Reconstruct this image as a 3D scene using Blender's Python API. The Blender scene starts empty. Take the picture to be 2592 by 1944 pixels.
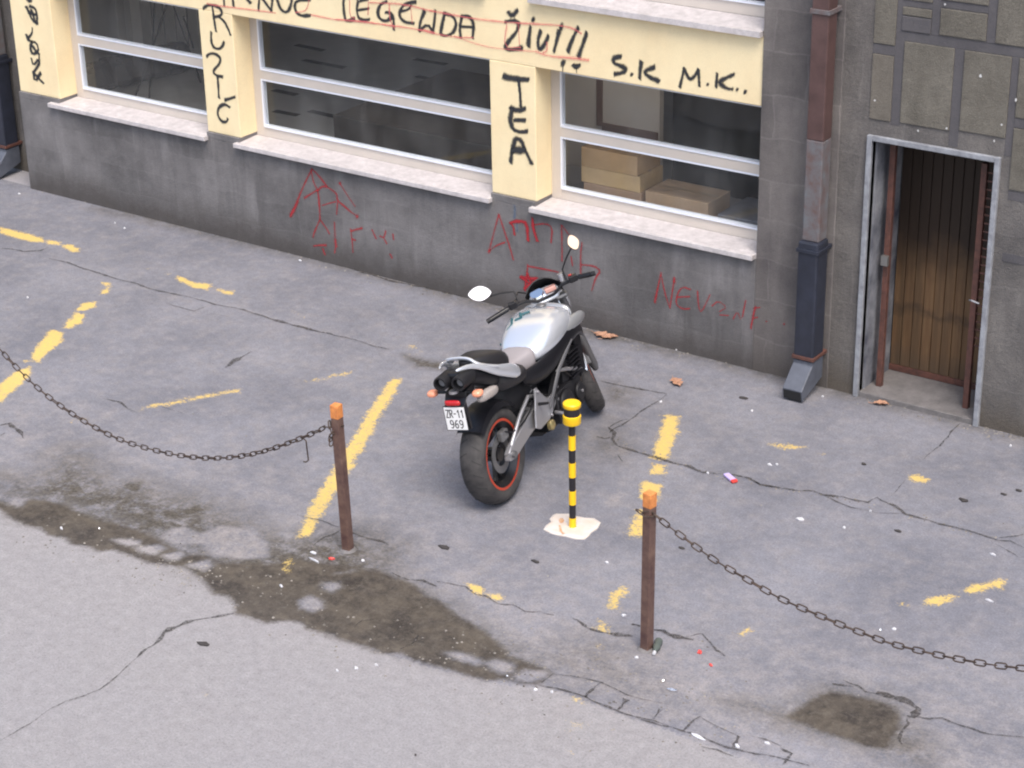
import bpy, math, random
import numpy as np
from mathutils import Vector, Matrix
random.seed(7); rng = np.random.default_rng(5)
C = bpy.context.scene.collection
sc = bpy.context.scene
R = math.radians
# ------------------------------------------------------------ camera, sky, sun
CAMZ = 6.0
YAW, PITCH, ROLL, FPX = -6.21721161e-01, 4.26067301e-01, -2.00035421e-02, 5.17513718e+03
_f = np.array([math.sin(YAW)*math.cos(PITCH), math.cos(YAW)*math.cos(PITCH), -math.sin(PITCH)])
_r = np.array([math.cos(YAW), -math.sin(YAW), 0.]); _u = np.cross(_r, _f)
RT = math.cos(ROLL)*_r+math.sin(ROLL)*_u; UP = -math.sin(ROLL)*_r+math.cos(ROLL)*_u
cd = bpy.data.cameras.new('camera'); cam = bpy.data.objects.new('camera', cd); C.objects.link(cam)
cd.sensor_width = 36; cd.lens = FPX/2592*36; cd.clip_end = 600; cd.clip_start = .1
m = Matrix(((RT[0], UP[0], -_f[0], 0), (RT[1], UP[1], -_f[1], 0), (RT[2], UP[2], -_f[2], CAMZ), (0, 0, 0, 1)))
cam.matrix_world = m
sc.camera = cam
SUN_EL, SUN_AZ = 60, 132          # azimuth: clockwise from +Y
w = bpy.data.worlds.new("World"); sc.world = w; w.use_nodes = True
nt = w.node_tree; nt.nodes.clear()
sky = nt.nodes.new('ShaderNodeTexSky'); sky.sky_type = 'NISHITA'; sky.sun_disc = False
sky.sun_elevation = R(SUN_EL); sky.sun_rotation = R(SUN_AZ); sky.air_density = 1.3; sky.dust_density = 4; sky.ozone_density = 1.0
bg = nt.nodes.new('ShaderNodeBackground'); bg.inputs[1].default_value = 0.125
wo = nt.nodes.new('ShaderNodeOutputWorld')
nt.links.new(sky.outputs[0], bg.inputs[0]); nt.links.new(bg.outputs[0], wo.inputs[0])
ld = bpy.data.lights.new('sun', 'SUN'); ld.energy = 1.45; ld.angle = R(32); ld.color = (1.0, .95, .88)
sun = bpy.data.objects.new('sun', ld); C.objects.link(sun)
dirv = Vector((math.sin(R(SUN_AZ))*math.cos(R(SUN_EL)), math.cos(R(SUN_AZ))*math.cos(R(SUN_EL)), math.sin(R(SUN_EL))))
sun.rotation_euler = dirv.to_track_quat('Z', 'Y').to_euler()
sc.view_settings.view_transform = 'Standard'; sc.view_settings.look = 'None'
sc.view_settings.exposure = 0.88; sc.view_settings.gamma = 1
sc.cycles.filter_width = 2.1 if hasattr(sc, 'cycles') else 1.5
sc.cycles.max_bounces = 8; sc.cycles.caustics_reflective = False; sc.cycles.caustics_refractive = False
# ------------------------------------------------------------ measuring: photo measurements -> points on real planes
W = 12.9*6/6.5                      # plane of the facade
BF = W-.02                          # face of the grey base
def _ray(fr, x, y):
    x0, y0, s = fr; X = x0+x/s-1296; Y = y0+y/s-972
    return RT*X-UP*Y+_f*FPX
def G(fr, x, y, z=0.):
    d = _ray(fr, x, y); t = (z-CAMZ)/d[2]; return Vector((d[0]*t, d[1]*t, z))
def WL(fr, x, y, yy=BF):
    d = _ray(fr, x, y); t = yy/d[1]; return Vector((d[0]*t, yy, CAMZ+d[2]*t))
V = (0, 0, 2212/2592.)
z0 = (0, 0, 3.19); g1 = (150, 0, 4.6085); z2 = (500, 0, 2.011); z3 = (1200, 0, 2.183); g3 = (540, 0, 4.809); g4 = (850, 0, 3.16)
z7 = (0, 450, 1.952); z8 = (0, 1100, 1.966); z9 = (800, 1200, 2.23); z10 = (1600, 1200, 2.23); z11 = (1500, 850, 2.0256)
zr = (700, 400, 5.53); zn = (1230, 520, 2.8727); zp = (2000, 0, 3.736); zd = (2130, 300, 2.0232); zb = (1360, 980, 4.148); z6 = (1380, 180, 3.607)
zq = (1960, 560, 3.3167)
# ------------------------------------------------------------ materials
def mat(name, col, rough=.6, metal=0., var=0., vscale=8., bump=0., bscale=60., spec=.5, coat=0., ramp2=None, grain=0., emit=None):
    m = bpy.data.materials.new(name); m.use_nodes = True
    n = m.node_tree.nodes; l = m.node_tree.links; b = n['Principled BSDF']
    b.inputs['Base Color'].default_value = (*col, 1); b.inputs['Roughness'].default_value = rough
    b.inputs['Metallic'].default_value = metal; b.inputs['Specular IOR Level'].default_value = spec
    b.inputs['Coat Weight'].default_value = coat; b.inputs['Coat Roughness'].default_value = .08
    tc = n.new('ShaderNodeTexCoord')
    if var or ramp2:
        t = n.new('ShaderNodeTexNoise'); t.inputs['Scale'].default_value = vscale; t.inputs['Detail'].default_value = 8; t.inputs['Roughness'].default_value = .65
        l.new(tc.outputs['Object'], t.inputs['Vector'])
        cr = n.new('ShaderNodeValToRGB'); c2 = ramp2 or tuple(c*(1-var) for c in col); c1 = tuple(min(1, c*(1+var*.6)) for c in col)
        cr.color_ramp.elements[0].position = .33; cr.color_ramp.elements[1].position = .68
        cr.color_ramp.elements[0].color = (*c2, 1); cr.color_ramp.elements[1].color = (*c1, 1)
        l.new(t.outputs['Fac'], cr.inputs['Fac']); src = cr.outputs['Color']
        if grain:
            t2 = n.new('ShaderNodeTexNoise'); t2.inputs['Scale'].default_value = 90; t2.inputs['Detail'].default_value = 4
            l.new(tc.outputs['Object'], t2.inputs['Vector'])
            mr = n.new('ShaderNodeMapRange'); mr.inputs['From Min'].default_value = .3; mr.inputs['From Max'].default_value = .7
            mr.inputs['To Min'].default_value = 1-grain; mr.inputs['To Max'].default_value = 1+grain
            l.new(t2.outputs['Fac'], mr.inputs['Value'])
            mx = n.new('ShaderNodeVectorMath'); mx.operation = 'SCALE'; l.new(src, mx.inputs[0]); l.new(mr.outputs[0], mx.inputs['Scale']); src = mx.outputs[0]
        l.new(src, b.inputs['Base Color'])
    if bump:
        t = n.new('ShaderNodeTexNoise'); t.inputs['Scale'].default_value = bscale; t.inputs['Detail'].default_value = 5
        l.new(tc.outputs['Object'], t.inputs['Vector'])
        bp = n.new('ShaderNodeBump'); bp.inputs['Strength'].default_value = bump; bp.inputs['Distance'].default_value = .01
        l.new(t.outputs['Fac'], bp.inputs['Height']); l.new(bp.outputs[0], b.inputs['Normal'])
    return m
# ------------------------------------------------------------ mesh helpers
class MB:
    def __init__(s): s.v = []; s.f = []; s.uv = None
    def add(s, vs, fs):
        o = len(s.v); s.v += [tuple(v) for v in vs]; s.f += [tuple(i+o for i in f) for f in fs]; return s
    def box(s, a, b):
        (x0, y0, z0_), (x1, y1, z1) = a, b
        return s.add([(x0,y0,z0_),(x1,y0,z0_),(x1,y1,z0_),(x0,y1,z0_),(x0,y0,z1),(x1,y0,z1),(x1,y1,z1),(x0,y1,z1)],
              [(0,3,2,1),(4,5,6,7),(0,1,5,4),(1,2,6,5),(2,3,7,6),(3,0,4,7)])
    def tube(s, pts, r, n=10, caps=True, flat=None):
        pts = [Vector(p) for p in pts]; N = len(pts); rs = r if isinstance(r, (list, tuple)) else [r]*N
        up = None; rings = []
        for i, p in enumerate(pts):
            t = (pts[min(i+1, N-1)]-pts[max(i-1, 0)]).normalized()
            if up is None:
                up = Vector((0, 0, 1)) if abs(t.z) < .9 else Vector((1, 0, 0))
            a = t.cross(up).normalized(); b = a.cross(t).normalized(); up = b
            fl = flat or 1
            rings.append([p+a*math.cos(2*math.pi*k/n)*rs[i]*fl+b*math.sin(2*math.pi*k/n)*rs[i] for k in range(n)])
        vs = [q for rg in rings for q in rg]; fs = []
        for i in range(N-1):
            for k in range(n):
                k2 = (k+1) % n; fs.append((i*n+k, i*n+k2, (i+1)*n+k2, (i+1)*n+k))
        if caps: fs.append(tuple(range(n))[::-1]); fs.append(tuple((N-1)*n+k for k in range(n)))
        return s.add(vs, fs)
    def lathe(s, prof, c=(0, 0, 0), axis='z', n=40, closed=False):
        vs = []; fs = []; N = len(prof)
        for k in range(n):
            a = 2*math.pi*k/n
            for r, h in prof:
                p = (r*math.cos(a), r*math.sin(a), h) if axis == 'z' else ((h, r*math.cos(a), r*math.sin(a)) if axis == 'x' else (r*math.sin(a), h, r*math.cos(a)))
                vs.append((p[0]+c[0], p[1]+c[1], p[2]+c[2]))
        for k in range(n):
            k2 = (k+1) % n
            for i in range(N if closed else N-1):
                j = (i+1) % N; fs.append((k*N+i, k2*N+i, k2*N+j, k*N+j))
        return s.add(vs, fs)
    def loft(s, rings, caps=True):
        n = len(rings[0]); vs = [p for r in rings for p in r]; fs = []
        for i in range(len(rings)-1):
            for k in range(n):
                k2 = (k+1) % n; fs.append((i*n+k, i*n+k2, (i+1)*n+k2, (i+1)*n+k))
        if caps: fs.append(tuple(range(n))[::-1]); fs.append(tuple((len(rings)-1)*n+k for k in range(n)))
        return s.add(vs, fs)
    def body(s, secs, n=16, pw=.75):
        rings = []
        for y, zb, zt, hw in secs:
            rg = []
            for k in range(n):
                a = 2*math.pi*k/n; ca, sa = math.cos(a), math.sin(a)
                rg.append((hw*math.copysign(abs(ca)**pw, ca), y, (zb+zt)/2+(zt-zb)/2*math.copysign(abs(sa)**pw, sa)))
            rings.append(rg)
        return s.loft(rings)
    def prism(s, poly, h0, h1, axis='z'):
        n = len(poly)
        def P(p, h): return (p[0], p[1], h) if axis == 'z' else ((h, p[0], p[1]) if axis == 'x' else (p[0], h, p[1]))
        vs = [P(p, h0) for p in poly]+[P(p, h1) for p in poly]
        fs = [tuple(range(n))[::-1], tuple(range(n, 2*n))]+[(k, (k+1) % n, n+(k+1) % n, n+k) for k in range(n)]
        return s.add(vs, fs)
    def xf(s, fn, start=0):
        s.v = s.v[:start]+[tuple(fn(Vector(p))) for p in s.v[start:]]; return s
    def build(s, name, m, parent=None, smooth=None, bevel=0, subdiv=0, label=None):
        me = bpy.data.meshes.new(name); me.from_pydata(s.v, [], s.f); me.validate()
        import bmesh
        bm = bmesh.new(); bm.from_mesh(me); bmesh.ops.recalc_face_normals(bm, faces=bm.faces); bm.to_mesh(me); bm.free()
        me.materials.append(m)
        o = bpy.data.objects.new(name, me); C.objects.link(o)
        if parent: o.parent = parent
        if bevel:
            b = o.modifiers.new('bevel', 'BEVEL'); b.width = bevel; b.segments = 2; b.limit_method = 'ANGLE'
        if subdiv:
            b = o.modifiers.new('sub', 'SUBSURF'); b.levels = b.render_levels = subdiv
        if smooth or subdiv:
            me.polygons.foreach_set('use_smooth', [True]*len(me.polygons))
            if not subdiv:
                try: me.set_sharp_from_angle(angle=R(smooth if smooth is not True else 40))
                except Exception: pass
        if label: o['label'] = label
        return o
def empty(name, loc=(0, 0, 0)):
    o = bpy.data.objects.new(name, None); C.objects.link(o); o.location = loc; o.empty_display_size = .1; return o
def tag(o, label, cat, group=None):
    o['label'] = label; o['category'] = cat
    if group: o['group'] = group
    return o
def struct(o): o['kind'] = 'structure'; return o
# ------------------------------------------------------------ ground: paving sheet with stains, worn paint and wet dirt
NX0, NX1, NY0, NY1, ST = -15.6, -1.8, 4.6, 11.93, .022
xs = np.arange(NX0, NX1, ST); ys = np.linspace(NY0, NY1, int((NY1-NY0)/ST)+1)
GX, GY = np.meshgrid(xs, ys); PX, PY = GX.ravel(), GY.ravel(); NP = len(PX)
def sdpoly(poly, pad=.25):
    """signed distance (positive inside) on the points near the polygon, -pad elsewhere"""
    p = np.array([(q[0], q[1]) for q in poly]); out = np.full(NP, -pad)
    mn, mxx = p.min(0)-pad, p.max(0)+pad
    idx = np.where((PX > mn[0]) & (PX < mxx[0]) & (PY > mn[1]) & (PY < mxx[1]))[0]
    if not len(idx): return out
    x, y = PX[idx], PY[idx]; d = np.full(len(idx), 1e9); ins = np.zeros(len(idx), bool)
    for i in range(len(p)):
        a, b = p[i], p[(i+1) % len(p)]; e = b-a; L = e@e+1e-12
        t = np.clip(((x-a[0])*e[0]+(y-a[1])*e[1])/L, 0, 1)
        d = np.minimum(d, np.hypot(x-a[0]-t*e[0], y-a[1]-t*e[1]))
        c = (a[1] > y) != (b[1] > y); xi = a[0]+(y-a[1])/(e[1] if abs(e[1]) > 1e-12 else 1e-12)*e[0]
        ins ^= c & (x < xi)
    out[idx] = np.maximum(-pad, np.where(ins, d, -d)); return out
def gp(fr, pts): return [G(fr, *q) for q in pts]
paint = np.full(NP, 0.)
def addpaint(fr, pts, cov=1., soft=.045):
    global paint
    s = sdpoly(gp(fr, pts)); paint = np.maximum(paint, np.clip(.5+(s+.004)/soft*.5, 0, 1)*cov)
for fr, pts, cov in [
 (z7,[(0,245),(120,272),(215,298),(218,320),(150,314),(60,292),(0,270)],1),(z7,[(235,306),(290,316),(302,332),(225,331)],.9),
 (z7,[(300,330),(350,328),(397,350),(385,366),(340,363)],.9),
 (z7,[(505,518),(547,516),(537,574),(498,574),(496,556),(525,540)],.9),
 (z7,[(400,622),(472,610),(464,640),(420,657),(378,657)],1),(z7,[(370,666),(420,673),(402,714),(345,744),(313,740),(325,712),(362,690)],1),
 (z7,[(243,753),(317,763),(302,814),(250,854),(190,912),(165,907),(158,870),(220,790)],1),(z7,[(113,903),(175,895),(170,909),(120,911)],.7),
 (z7,[(75,958),(152,930),(147,972),(90,1032),(30,1082),(-10,1125),(-10,1030)],1),
 (z7,[(715,440),(740,438),(745,452),(720,454)],.5),(z7,[(815,466),(848,474),(828,488)],.7),
 (z7,[(873,486),(912,493),(932,513),(980,518),(1042,528),(1032,553),(960,544),(918,522),(880,508)],1),
 (z7,[(1060,543),(1152,558),(1147,579),(1100,574)],.8),(z7,[(1400,645),(1500,663),(1535,688),(1510,704),(1430,674)],.38),
 (z7,[(675,1128),(900,1091),(1050,1062),(1190,1038),(1192,1062),(1050,1088),(900,1118),(690,1152)],.62),
 (z7,[(1500,1000),(1757,940),(1757,972),(1510,1018)],.5),(z7,[(330,1210),(400,1182),(460,1180),(350,1220)],.45),(z7,[(28,650),(60,652),(58,668),(32,668)],.5),
 (V,[(638,1163),(652,1130),(668,1094),(700,1040),(730,990),(760,945),(790,895),(820,850),(835,830),(845,815),(868,818),(865,832),(850,860),(820,905),(800,945),(775,990),(750,1030),(715,1085),(690,1125),(672,1160)],.8),
 (z8,[(1395,640),(1440,615),(1470,640),(1440,685),(1388,680)],.6),
 (z11,[(375,405),(447,412),(437,500),(402,582),(377,642),(298,627),(323,560),(343,500)],.93),
 (z11,[(370,385),(450,395),(447,412),(375,406)],.4),
 (z11,[(295,648),(387,658),(377,722),(283,707)],.72),(z11,[(263,743),(352,763),(332,852),(240,845),(245,790)],1),
 (z11,[(215,885),(300,890),(290,1040),(163,1032),(190,960)],.72),
 (z9,[(1700,628),(1772,623),(1762,682),(1727,732),(1717,777),(1618,752),(1660,680)],.7),
 (z9,[(1600,813),(1642,828),(1652,870),(1692,895),(1680,907),(1573,882),(1590,840)],.72),
 (z9,[(1555,930),(1625,920),(1650,1010),(1590,1130),(1520,1130),(1565,1030)],.36),
 (z9,[(1447,1252),(1503,1262),(1513,1298),(1460,1284)],.75),(z9,[(1430,1385),(1515,1380),(1530,1432),(1490,1455),(1418,1450)],.5),
 (z9,[(1405,1540),(1432,1548),(1442,1582),(1408,1588)],.6),(z9,[(1440,1470),(1475,1475),(1460,1520),(1430,1515)],.33),
 (z9,[(847,617),(900,622),(943,650),(927,688),(890,668),(858,641)],1),(z9,[(967,683),(1030,677),(1064,700),(1050,716),(1000,708)],1),
 (z9,[(1092,719),(1143,724),(1130,737)],.7),(z9,[(912,570),(945,543),(953,592),(918,594)],.4),(z9,[(945,530),(975,520),(975,545),(950,550)],.35),
 (z10,[(1487,742),(1508,712),(1572,735),(1552,752)],.6),(z10,[(1648,722),(1690,682),(1742,688),(1832,688),(1802,712),(1700,743),(1653,741)],.95),
 (z10,[(1848,660),(1930,617),(1990,618),(2080,586),(2113,598),(2102,658),(2040,643),(1930,679),(1900,677)],.85),
 (z10,[(2140,610),(2212,590),(2212,615),(2150,622)],.35),(z10,[(1280,780),(1450,755),(1455,775),(1300,800)],.33),
 (z10,[(587,895),(660,868),(664,887),(598,911)],.85),(z10,[(712,866),(735,866),(733,880),(714,880)],.7),(z10,[(225,865),(265,868),(262,884),(228,884)],.55),
 (z11,[(780,497),(830,518),(812,533)],.36),(z11,[(880,550),(960,545),(1060,562),(1112,572),(1050,592),(960,584)],.6),(z11,[(1148,598),(1192,603),(1180,625)],.55),
 (z11,[(1617,718),(1670,706),(1733,735),(1700,758),(1635,748)],.8),(z11,[(1575,705),(1610,705),(1600,722)],.36),(z11,[(1812,757),(1862,768),(1850,780)],.36),
 (z11,[(1935,800),(1970,800),(1965,825),(1940,825)],.36),(z11,[(300,385),(345,375),(380,395),(330,410)],.3),
 (V,[(432,1498),(450,1494),(456,1502),(444,1506)],.55),(V,[(862,745),(905,740),(915,760),(880,770)],.36)]:
    addpaint(fr, pts, cov)
wet = sdpoly(gp(z8,[(-40,350),(60,425),(130,457),(190,467),(240,507),(320,517),(340,547),(440,562),(480,587),(560,577),(640,602),(730,642),(830,652),(920,667),(1000,722),(1060,800),(1130,805),(1165,850),(1160,895),(1230,912),(1320,942),(1440,932),(1500,942),(1520,972),(1650,1002),(1700,1032),(1800,1052),(1900,1092)])
 + gp(z9,[(-10,890),(50,922),(150,942),(280,987),(330,1012),(420,1022),(480,1012),(540,1052),(640,1082),(740,1107),(850,1142),(960,1172),(1060,1162),(1180,1192),(1265,1192),(1290,1162),(1340,1130),(1290,1092),(1180,1052),(1100,1022),(1060,972),(980,902),(880,832),(780,782),(740,732),(680,702),(620,682),(590,642),(520,602),(430,572),(340,530),(250,540),(100,560)])
 + gp(z8,[(1800,660),(1500,620),(1350,640),(1100,635),(1040,602),(950,592),(870,562),(800,522),(720,482),(600,442),(500,432),(420,402),(330,352),(230,322),(150,322),(60,342),(-40,320)]))
holes = np.zeros(NP)
for fr, pts in [(z8,[(560,522),(640,520),(695,530),(690,552),(640,552),(600,540)]),(z8,[(675,562),(800,548),(818,570),(770,597),(708,587)]),(z8,[(808,602),(900,578),(923,600),(870,627),(828,617)]),
 (z8,[(925,652),(1040,622),(1058,655),(1020,678),(970,662)]),(z8,[(25,318),(142,318),(100,362),(45,347)]),(z8,[(-20,290),(15,300),(15,320),(-20,322)]),(z8,[(1488,830),(1540,803),(1602,830),(1607,862),(1560,882),(1500,862)]),
 (z8,[(800,510),(850,467),(930,462),(1000,492),(1100,452),(1250,472),(1330,540),(1342,612),(1200,622),(1050,602),(990,545),(860,547)]),
 (z9,[(725,1008),(800,1003),(900,1033),(950,1060),(920,1080),(850,1062),(760,1032)]),(z9,[(957,1072),(1000,1042),(1112,1070),(1112,1112),(1060,1127),(1000,1102)]),
 (z9,[(1117,1142),(1180,1107),(1302,1112),(1302,1142),(1220,1172),(1160,1167)]),(z8,[(1600,740),(1680,735),(1700,760),(1650,785),(1610,770)])]:
    _s = sdpoly(gp(fr, pts)); wet = np.minimum(wet, -_s); holes = np.maximum(holes, np.clip(.5+_s/.02*.5, 0, 1))
wet2 = sdpoly(gp(z10,[(850,1372),(900,1340),(950,1302),(1000,1262),(1060,1235),(1130,1217),(1250,1242),(1400,1277),(1490,1312),(1530,1362),(1525,1440),(1485,1492),(1470,1560),(1380,1560),(1300,1542),(1200,1502),(1050,1462),(960,1422)]))
wet = np.maximum(wet, wet2-.005)
dirt = np.full(NP, 0.)
def adddirt(fr, pts, a, soft):
    global dirt
    s = sdpoly(gp(fr, pts), pad=max(.3, soft)); dirt = np.maximum(dirt, np.clip(.5+s/soft*.5, 0, 1)*a)
adddirt(z8,[(0,300),(0,190),(150,230),(230,180),(330,110),(420,110),(480,180),(560,230),(700,240),(840,290),(1000,320),(1090,370),(1250,440),(1400,510),(1700,470),(1850,480),(1966,600),(1966,900),(1500,800),(1200,760),(900,600),(400,420)], .8, .22)
adddirt(z8,[(0,300),(150,330),(330,340),(520,400),(700,430),(760,400),(820,440),(800,500),(600,500),(400,450),(100,420)], 1.0, .12)
adddirt(z8,[(560,240),(700,230),(760,280),(640,300)], 1.0, .08)
adddirt(z8,[(1040,390),(1200,440),(1330,500),(1480,520),(1500,600),(1360,620),(1300,520),(1100,440)], .8, .10)
adddirt(z8,[(870,380),(960,330),(1050,350),(1050,400),(950,430),(830,450)], 1, .1)
adddirt(z8,[(200,100),(330,60),(450,60),(480,130),(400,220),(250,200)], .5, .15)
adddirt(z9,[(0,470),(120,430),(380,400),(500,390),(480,440),(340,520),(620,650),(1300,1100),(900,1100),(200,900),(0,800)], .75, .15)
adddirt(z9,[(1100,1050),(1500,900),(1750,950),(1900,1150),(2000,1300),(1500,1180)], .35, .2)
adddirt(z10,[(500,1270),(850,1330),(1100,1200),(1500,1280),(1560,1400),(1700,1580),(1650,1640),(1400,1560),(900,1440)], .7, .15)
adddirt(z11,[(60,250),(130,240),(220,290),(160,350),(60,330)], .6, .1)
adddirt(V,[(870,765),(960,785),(960,800),(900,795)], .8, .05)
adddirt(z11,[(-20,520),(80,440),(200,560),(150,650),(0,600)], .45, .12)
adddirt(V,[(600,500),(700,530),(900,590),(1200,690),(1500,750),(1800,830),(2212,930),(2212,950),(1800,850),(1500,775),(1200,712),(900,622),(600,545),(200,450)], .75, .12)
adddirt(V,[(0,470),(0,520),(120,560),(60,520)], .1, .05)
roadd = sdpoly(gp(V,[(-400,1040),(0,1085),(120,1120),(300,1170),(470,1240),(640,1340),(800,1400),(920,1440),(1080,1478),(1190,1486),(1390,1560),(1560,1620),(1680,1665),(1900,1720),(1500,2400),(-900,2400)]), pad=.5)
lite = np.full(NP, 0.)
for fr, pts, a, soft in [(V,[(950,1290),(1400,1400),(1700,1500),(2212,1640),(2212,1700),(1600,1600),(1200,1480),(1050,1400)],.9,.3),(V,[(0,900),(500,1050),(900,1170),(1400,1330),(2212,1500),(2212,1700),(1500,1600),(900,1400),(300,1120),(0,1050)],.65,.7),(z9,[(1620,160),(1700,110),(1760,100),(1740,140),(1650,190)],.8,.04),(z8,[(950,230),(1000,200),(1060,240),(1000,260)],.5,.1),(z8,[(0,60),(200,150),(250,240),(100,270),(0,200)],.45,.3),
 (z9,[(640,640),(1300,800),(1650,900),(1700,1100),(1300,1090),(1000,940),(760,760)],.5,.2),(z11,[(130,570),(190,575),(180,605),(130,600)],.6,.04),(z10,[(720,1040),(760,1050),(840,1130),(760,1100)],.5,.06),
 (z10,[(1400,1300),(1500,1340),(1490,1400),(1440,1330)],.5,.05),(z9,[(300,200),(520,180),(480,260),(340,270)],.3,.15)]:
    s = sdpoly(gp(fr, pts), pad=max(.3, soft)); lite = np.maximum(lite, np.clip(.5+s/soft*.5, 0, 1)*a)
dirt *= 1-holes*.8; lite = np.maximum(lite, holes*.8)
nx, ny = len(xs), len(ys)
hz = 0.004*np.sin(PX*2.1+PY)*np.sin(PY*1.7-PX*.6)
hz *= np.clip((W-.3-PY)/.4, 0, 1)
ii = np.arange(ny-1)[:, None]*nx+np.arange(nx-1)[None, :]; ii = ii.ravel()
fc = np.stack([ii, ii+1, ii+1+nx, ii+nx], 1)
me = bpy.data.meshes.new('pavement'); me.vertices.add(NP); me.vertices.foreach_set('co', np.stack([PX, PY, hz*0], 1).astype(np.float32).ravel())
me.loops.add(fc.size); me.loops.foreach_set('vertex_index', fc.ravel().astype(np.int32))
me.polygons.add(len(fc)); me.polygons.foreach_set('loop_start', (np.arange(len(fc))*4).astype(np.int32)); me.polygons.foreach_set('loop_total', np.full(len(fc), 4, np.int32))
me.update(); me.validate()
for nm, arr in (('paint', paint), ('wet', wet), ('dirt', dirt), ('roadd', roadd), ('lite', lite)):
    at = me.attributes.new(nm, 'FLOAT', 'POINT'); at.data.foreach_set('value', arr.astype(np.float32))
pav = bpy.data.objects.new('pavement', me); C.objects.link(pav); struct(pav)
class NT:
    def __init__(s, m): s.n = m.node_tree.nodes; s.l = m.node_tree.links
    def noise(s, vec, sc_, det=6, ro=.6, out='Fac'):
        t = s.n.new('ShaderNodeTexNoise'); t.inputs['Scale'].default_value = sc_; t.inputs['Detail'].default_value = det; t.inputs['Roughness'].default_value = ro
        s.l.new(vec, t.inputs['Vector']); return t.outputs[out]
    def math(s, op, a, b=None, clamp=False):
        t = s.n.new('ShaderNodeMath'); t.operation = op; t.use_clamp = clamp
        for i, q in enumerate((a, b)):
            if q is None: continue
            if isinstance(q, (int, float)): t.inputs[i].default_value = q
            else: s.l.new(q, t.inputs[i])
        return t.outputs[0]
    def rng(s, v, a, b, c=0., d=1.):
        t = s.n.new('ShaderNodeMapRange'); t.clamp = True
        for k, q in zip(('From Min', 'From Max', 'To Min', 'To Max'), (a, b, c, d)): t.inputs[k].default_value = q
        s.l.new(v, t.inputs['Value']); return t.outputs[0]
    def mix(s, f, a, b):
        t = s.n.new('ShaderNodeMix'); t.data_type = 'RGBA'
        if isinstance(f, (int, float)): t.inputs[0].default_value = f
        else: s.l.new(f, t.inputs[0])
        for i, q in ((6, a), (7, b)):
            if isinstance(q, tuple): t.inputs[i].default_value = (*q, 1)
            else: s.l.new(q, t.inputs[i])
        return t.outputs[2]
    def scale(s, c, f):
        t = s.n.new('ShaderNodeVectorMath'); t.operation = 'SCALE'; s.l.new(c, t.inputs[0])
        if isinstance(f, (int, float)): t.inputs['Scale'].default_value = f
        else: s.l.new(f, t.inputs['Scale'])
        return t.outputs[0]
    def attr(s, nm):
        t = s.n.new('ShaderNodeAttribute'); t.attribute_name = nm; return t.outputs['Fac']
    def bump(s, h, st, dist, b):
        t = s.n.new('ShaderNodeBump'); t.inputs['Strength'].default_value = st; t.inputs['Distance'].default_value = dist
        s.l.new(h, t.inputs['Height']); s.l.new(t.outputs[0], b.inputs['Normal'])
def newmat(nm):
    m = bpy.data.materials.new(nm); m.use_nodes = True; return m, NT(m), m.node_tree.nodes['Principled BSDF']
pm, N, B = newmat('worn asphalt')
co = N.n.new('ShaderNodeNewGeometry').outputs['Position']
n1 = N.noise(co, 1.1, 8, .62); n2 = N.noise(co, 7, 8, .7); n3 = N.noise(co, 160, 3, .7); n4 = N.noise(co, 38, 5, .7); n5 = N.noise(co, 420, 2, .6)
ASPH, ASPL, ROAD = (.156, .160, .190), (.226, .228, .262), (.298, .288, .294)
base = N.mix(N.rng(n1, .38, .66), ASPH, ASPL)
base = N.mix(N.rng(n2, .46, .70, 0, .6), base, (.275, .257, .262))
base = N.mix(N.rng(n4, .58, .75, 0, .35), base, (.14, .135, .15))
rd = N.math('ADD', N.attr('roadd'), N.math('MULTIPLY', N.math('SUBTRACT', n4, .5), .12))
rdc = N.mix(N.rng(n2, .35, .7), ROAD, (.270, .258, .266))
rdc = N.mix(N.rng(n1, .35, .6, 0, .5), rdc, (.285, .276, .290))
base = N.mix(N.rng(rd, -.01, .015), base, rdc)
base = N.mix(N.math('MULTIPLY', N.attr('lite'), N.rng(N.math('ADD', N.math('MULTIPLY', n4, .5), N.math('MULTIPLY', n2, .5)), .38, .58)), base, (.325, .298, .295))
n6 = N.noise(co, 75, 5, .75); base = N.mix(N.rng(n6, .50, .66, 0, .5), base, (.125, .118, .128)); base = N.mix(N.rng(n6, .48, .32, 0, .35), base, (.37, .35, .37))
n7 = N.noise(co, 16, 6, .7); base = N.scale(base, N.rng(n7, .3, .7, .86, 1.13))
dn = N.math('MULTIPLY', N.attr('dirt'), N.rng(N.noise(co, 7.5, 9, .82), .36, .53, .06, 1.25), clamp=True)
base = N.mix(N.math('MULTIPLY', dn, .9), base, N.mix(N.rng(n4, .4, .6), (.042, .035, .026), (.100, .087, .067)))
we = N.math('ADD', N.attr('wet'), N.math('MULTIPLY', N.math('SUBTRACT', N.noise(co, 34, 8, .75), .5), .10))
wf = N.rng(we, -.014, .030)
wc = N.mix(N.rng(N.noise(co, 4.5, 9, .8), .40, .60), (.036, .030, .027), (.105, .088, .070))
wc = N.mix(N.rng(N.noise(co, 19, 8, .8), .50, .66, 0, .8), wc, (.135, .118, .098))
wc = N.mix(N.rng(n6, .60, .68, 0, .7), wc, (.20, .175, .145)); wc = N.mix(N.rng(n6, .40, .33, 0, .6), wc, (.03, .026, .024))
base = N.mix(N.math('MULTIPLY', wf, .95), base, wc)
pn = N.math('ADD', N.math('MULTIPLY', N.noise(co, 55, 6, .75), .62), N.math('MULTIPLY', N.noise(co, 13, 4, .6), .38))
pf = N.rng(N.math('SUBTRACT', N.attr('paint'), N.rng(pn, .33, .71)), -.02, .24)
base = N.mix(N.math('MULTIPLY', pf, .84), base, N.mix(N.rng(n4, .4, .65), (.74, .52, .125), (.60, .44, .17)))
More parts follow.
